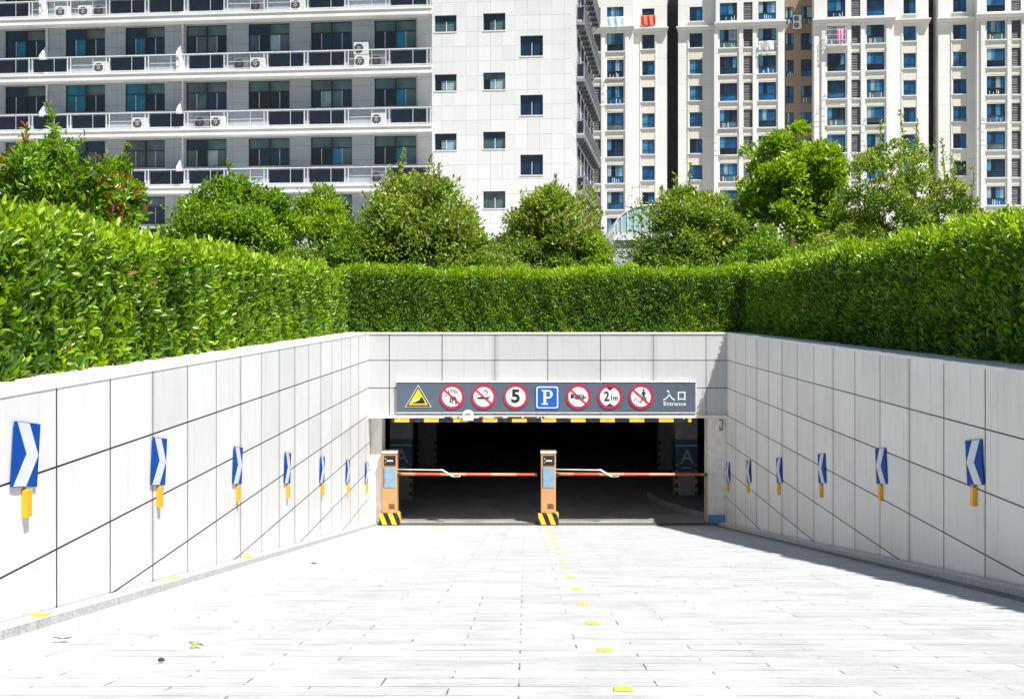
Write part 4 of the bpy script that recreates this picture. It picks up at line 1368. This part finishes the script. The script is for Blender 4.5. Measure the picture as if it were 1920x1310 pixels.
# ------------------------------------------------------------------ apartment towers (right)
FT = Frame(139.0, 0.15)
tower_white = panel_mat('tower render', 'X', 6.0, 0.0, 2.956, 0.3, (0.75, 0.735, 0.70), jcol=(0.48, 0.46, 0.43), wu=.02, wz=.03, grime=.12, faint=.2, var=.04)
cream_w = plain('cream tower render', (0.64, 0.60, 0.52), .8, var=.05)
brown_w = plain('brown tower render', (0.24, 0.18, 0.13), .8, var=.15)
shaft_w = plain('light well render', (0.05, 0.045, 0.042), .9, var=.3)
louv = plain('grey louvre', (0.16, 0.155, 0.16), .6)
ZW0 = EYE + 30.62
PIT = 2.956
NR = range(-1, 9)
ZT = ZW0 + 2 * PIT + 1.2
CORN = ZW0 + .28
def tower(label, blocks, cols, rootname='apartment_tower', grp='pale apartment towers'):
    R = empty(rootname, (0, FT.d0, 0), -FT.a, label=label, cat='apartment building', group=grp)
    for bi, (xa, xb, dep, mat) in enumerate(blocks):
        ua, ub = FT.u(xa, dep), FT.u(xb, dep)
        hs = []
        mycols = [c for c in cols if xa <= (c[0] + c[1]) / 2 <= xb]
        for (ca, cb_, st) in mycols:
            a, b = FT.u(ca, dep), FT.u(cb_, dep)
            hgt = {'big': 1.98, 'small': 1.60, 'louv': 2.0, 'brown': 1.9}[st]
            for k in NR:
                zt = ZW0 - PIT * k
                hs.append((a, b, zt - hgt, zt, st, k, ca))
        wl = MB()
        holed_wall(wl, ua, ub, ZG - .3, ZT, [h[:4] for h in hs], dep, .16, 0)
        wl.quad((ua, dep, ZG - .3), (ua, dep, ZT), (ua, 16, ZT), (ua, 16, ZG - .3), 0)
        wl.quad((ub, dep, ZT), (ub, dep, ZG - .3), (ub, 16, ZG - .3), (ub, 16, ZT), 0)
        wl.quad((ua, dep, ZT), (ub, dep, ZT), (ub, 16, ZT), (ua, 16, ZT), 0)
        wl.quad((ua, dep + .4, ZG), (ub, dep + .4, ZG), (ub, dep + .4, ZT), (ua, dep + .4, ZT), 0)
        if mat is not shaft_w:
            if mat is not brown_w:
                # cornice band
                wl.box(ua - .12, ub + .12, dep - .45, dep - .001, CORN + .10, CORN + .32, 0)
                wl.box(ua - .05, ub + .05, dep - .28, dep - .001, CORN - .12, CORN + .099, 0)
                wl.box(ua - .2, ub + .2, dep - .6, dep - .001, CORN + .32, CORN + .44, 0)
        wl.build('wall', mat, R)
        for (a, b, z0, z1, st, k, ca) in hs:
            v = int(abs(ca * 7 + k * 31)) % 17
            if st == 'louv':
                m_key = ('louv', round(b - a, 2))
                if m_key not in WCACHE:
                    m = MB(); w_, h_ = b - a, z1 - z0
                    m.box(0, w_, .05, .06, 0, h_, 1)
                    n_ = 11
                    for q in range(n_):
                        zz = h_ * q / n_
                        m.hexa([(0.02, 0, zz + .02), (w_ - .02, 0, zz + .02), (w_ - .02, .045, zz + .09), (.02, .045, zz + .09), (0.02, 0, zz + .05), (w_ - .02, 0, zz + .05), (w_ - .02, .045, zz + .12), (.02, .045, zz + .12)])
                    m.box(0, w_, -.004, .05, h_ * .5, h_ * .5 + .03)
                    WCACHE[m_key] = m.mesh('louvre', [louv, F_DARK])
                o = place('louvre', WCACHE[m_key], R, (a, dep + .09, z0))
            else:
                o = window(R, a, b, z0, z1, dep + .09, 'big' if st in ('big', 'brown') else 'small', v)
            if st != 'brown':
                key = ('ledge', round(b - a, 2), st)
                if key not in WCACHE:
                    m = MB(); w_ = b - a
                    m.box(-.16, w_ + .16, -.29, -.091, -.13, -.03)
                    if st == 'small':
                        m.box(-.04, w_ + .04, -.13, -.091, -PIT + 1.62 + .02, -.18, 1)
                    else:
                        m.box(0.0, w_, -.12, -.091, -PIT + 2.0 + .12, -.30, 1)
                    WCACHE[key] = m.mesh('ledge', [WHITE_METAL, cream_w])
                place('ledge', WCACHE[key], o)
        # pilasters beside window stacks
        if mat is tower_white:
            pil = MB()
            for (ca, cb_, st) in mycols:
                a, b = FT.u(ca, dep), FT.u(cb_, dep)
                if st == 'big':
                    for q0, q1 in ((a - .62, a - .2), (b + .2, b + .62)):
                        pil.box(q0, q1, dep - .2, dep - .001, ZG, CORN - .125)
                if st == 'small':
                    for q0, q1 in ((a - .22, a - .1), (b + .1, b + .22)):
                        pil.box(q0, q1, dep - .1, dep - .001, ZG, CORN - .125)
            if pil.v:
                pil.build('pilaster', tower_white, R)
    return R
tower('pale apartment tower behind the office flank, with a towel hanging from a window', [(1060, 1187, 0.0, tower_white), (1187, 1250, 1.3, tower_white)],
      [(1109, 1126, 'louv'), (1138, 1169, 'big'), (1204, 1227, 'small')])
tower('widest pale apartment tower, between the two dark light wells, with a brown recess', [(1250.5, 1271, 4.5, shaft_w), (1271.5, 1342, 1.3, tower_white), (1342, 1471, 0.0, tower_white), (1471.5, 1526, 3.0, brown_w), (1526.5, 1676, 0.0, tower_white), (1676, 1741, 1.3, tower_white), (1741.5, 1759, 4.5, shaft_w)],
      [(1293, 1317, 'small'), (1349.5, 1382, 'big'), (1394, 1411, 'louv'), (1422, 1455, 'big'), (1473, 1488, 'brown'), (1502, 1523, 'brown'),
       (1551, 1585, 'big'), (1596, 1613, 'louv'), (1625, 1658, 'big'), (1694, 1717, 'small')])
tower('pale apartment tower at the right edge, with tall louvres and a grey shaded strip', [(1759.5, 1832, 1.3, tower_white), (1832, 2010, 0.0, tower_white)],
      [(1787, 1812, 'small'), (1850, 1884.5, 'big'), (1896, 1914, 'louv'), (1926, 1960, 'big')])

# laundry, cages, clothes rods
def cloth(name, label, cat, x0, x1, y0, y1, cols, dep=-.55, seed=1, stripes=5):
    r = random.Random(seed)
    a, b = FT.u(x0, dep), FT.u(x1, dep)
    z1, z0 = FT.z(y0, (a + b) / 2, dep), FT.z(y1, (a + b) / 2, dep)
    m = MB(); nx_, nz_ = 18, 8
    base = len(m.v)
    for side, off in ((0, 0.0), (1, .03)):
        for j in range(nz_ + 1):
            for i in range(nx_ + 1):
                s = i / nx_; t_ = j / nz_
                yy = dep + .10 * math.sin(s * 16 + t_ * 1.5) * (1 - .5 * t_) + off
                zz = z0 + (z1 - z0) * t_ - (.12 * math.sin(s * 9 + seed) if j == 0 else 0)
                m.v.append(to_world(FT, a + (b - a) * s, yy, zz))
    q = (nx_ + 1) * (nz_ + 1)
    for side in (0, 1):
        for j in range(nz_):
            for i in range(nx_):
                k = side * q + j * (nx_ + 1) + i
                f_ = (k, k + 1, k + nx_ + 2, k + nx_ + 1)
                m.f.append(f_ if side == 0 else tuple(reversed(f_)))
                m.m.append(int(i * stripes / nx_) % len(cols))
    for i in range(nx_):   # close the hem and the fold
        for row, rev in ((0, False), (nz_, True)):
            k = row * (nx_ + 1) + i
            f_ = (k, k + q, k + q + 1, k + 1)
            m.f.append(f_ if not rev else tuple(reversed(f_))); m.m.append(int(i * stripes / nx_) % len(cols))
    o = m.build(name, [plain('%s %d' % (name, i), c_, .85) for i, c_ in enumerate(cols)], smooth=True)
    return tag(o, label=label, cat=cat)
cloth('towel', 'pale blue striped towel hanging below a window beside the office flank', 'towel', 1137, 1169, 32, 53, [(.55, .78, .82), (.75, .85, .86), (.4, .66, .72)], seed=3)
cloth('blanket', 'orange red blanket hanging from the small window near the top', 'blanket', 1201, 1229, 29, 48, [(.62, .10, .05), (.7, .16, .09)], dep=.7, seed=4)
cloth('duvet', 'white and grey duvet airing at a window left of the brown recess', 'duvet', 1423, 1456, 77, 95, [(.78, .78, .76), (.3, .31, .33), (.8, .8, .79)], seed=5)
cloth('pink_laundry', 'pink laundry hanging inside the white window cage', 'laundry', 1569, 1583, 55, 77, [(.75, .12, .40), (.8, .3, .5)], dep=-.3, seed=6)
def cage(x0, x1, y0, y1, dep, label):
    a, b = FT.u(x0, 0), FT.u(x1, 0)
    z1, z0 = FT.z(y0, a), FT.z(y1, a)
    m = MB()
    n_ = 10
    for i in range(n_ + 1):
        u = (b - a) * i / n_
        m.box(u - .015, u + .015, -dep, -dep + .03, 0, z1 - z0)
    for j in range(5):
        zz = (z1 - z0) * j / 4
        m.box(0, b - a, -dep + .005, -dep + .035, zz - .015, zz + .015)
        m.box(-.015, .015, -dep, -.01, zz - .012, zz + .012); m.box(b - a - .015, b - a + .015, -dep, -.01, zz - .012, zz + .012)
    m.box(0, b - a, -dep, -.01, -.05, -.02)
    o = m.build('window_cage', WHITE_METAL, None, to_world(FT, a, 0, z0)); o.rotation_euler = (0, 0, -FT.a)
    tag(o, label=label, cat='window cage')
cage(1549, 1587, 49, 88, .8, 'white barred cage over a window right of the brown recess')
def rack(x, y, w_, label):
    a = FT.u(x, 0); z0 = FT.z(y, a)
    m = MB()
    m.tube([(0, -.02, 0), (-.3, -1.1, -.55)], [.02, .02], 5); m.tube([(w_, -.02, 0), (w_ - .3, -1.1, -.55)], [.02, .02], 5)
    for q in (.35, .6, .85, 1.0):
        m.tube([(-.3 * q, -.02 - 1.08 * q, -.55 * q), (w_ - .3 * q, -.02 - 1.08 * q, -.55 * q)], [.016, .016], 5)
    o = m.build('drying_rack', dk, None, to_world(FT, a, 0, z0)); o.rotation_euler = (0, 0, -FT.a)
    tag(o, label=label, cat='drying rack', group='drying racks under tower windows')
rack(1349, 241, 1.9, 'folding drying rack under a window left of the tall light green tree')
rack(1547, 176, 2.1, 'folding drying rack two floors below the white window cage')
rack(1622, 222, 1.9, 'folding drying rack below a window above the thin leaved tree')
rack(1843, 220, 2.1, 'folding drying rack at a wide window near the right edge')
rack(1788, 222, 1.4, 'small folding drying rack by the grey shaded strip on the right')
rack(1190, 345, 1.8, 'drying rack low on the tower above the glazed canopy')
rack(1136, 150, 2.0, 'drying rack beside the office flank balconies')
for j, (x, y) in enumerate(((1495, 42), (1495, 55))):
    a = FT.u(x, 2.4)
    o = copy_tree(pa); o.location = to_world(FT, a, 2.4, FT.z(y, a, 2.4)); o.rotation_euler = (0, 0, -FT.a)
    tag(o, label='white air conditioner in the brown recess, %s of a stack of two' % ('upper' if j == 0 else 'lower'), cat='air conditioner', group='air conditioners in the brown recess')

# ------------------------------------------------------------------ glazed canopy between the trees
GC = empty('glazed_canopy', ((1150 - VX) / F * 52, 52, ZG), label='curved blue glass canopy on a white base between two olive trees', cat='canopy')
gz0 = EYE + (VY - 436) / F * 52 - ZG
L_ = (1290 - 1150) / F * 52
Hc = (436 - 385) / F * 52
cg = glass('canopy glass', (0.32, 0.48, 0.55), .15, .6, var=.15)
m = MB(); m.box(0, L_, 0, 6, gz0 - .32, gz0); m.build('fascia', WHITE_METAL, GC)
m = MB(); m.box(.1, L_ - .1, .15, 5.85, 0, gz0 - .321); m.build('base_wall', plain('canopy wall', (.42, .43, .45), .7), GC)
m = MB(); rb = MB()
N_ = 14
for i in range(N_):
    a0, a1 = math.pi * i / N_, math.pi * (i + 1) / N_
    xa, xb = L_ / 2 - L_ / 2 * math.cos(a0), L_ / 2 - L_ / 2 * math.cos(a1)
    za, zb = gz0 + Hc * math.sin(a0), gz0 + Hc * math.sin(a1)
    m.quad((xa, 0, gz0 + .001), (xb, 0, gz0 + .001), (xb, 0, zb), (xa, 0, za))
    m.quad((xa, 0, za), (xb, 0, zb), (xb, 6, zb), (xa, 6, za))
    m.quad((xa, 6, za), (xb, 6, zb), (xb, 6, gz0), (xa, 6, gz0))
    rb.box(xa - .02, xa + .02, -.04, -.002, gz0, max(za, gz0 + .02))
    rb.tube([(xa, -.02, za + .01), (xb, -.02, zb + .01)], [.035, .035], 5)
m.build('glazing', cg, GC); rb.build('ribs', WHITE_METAL, GC)
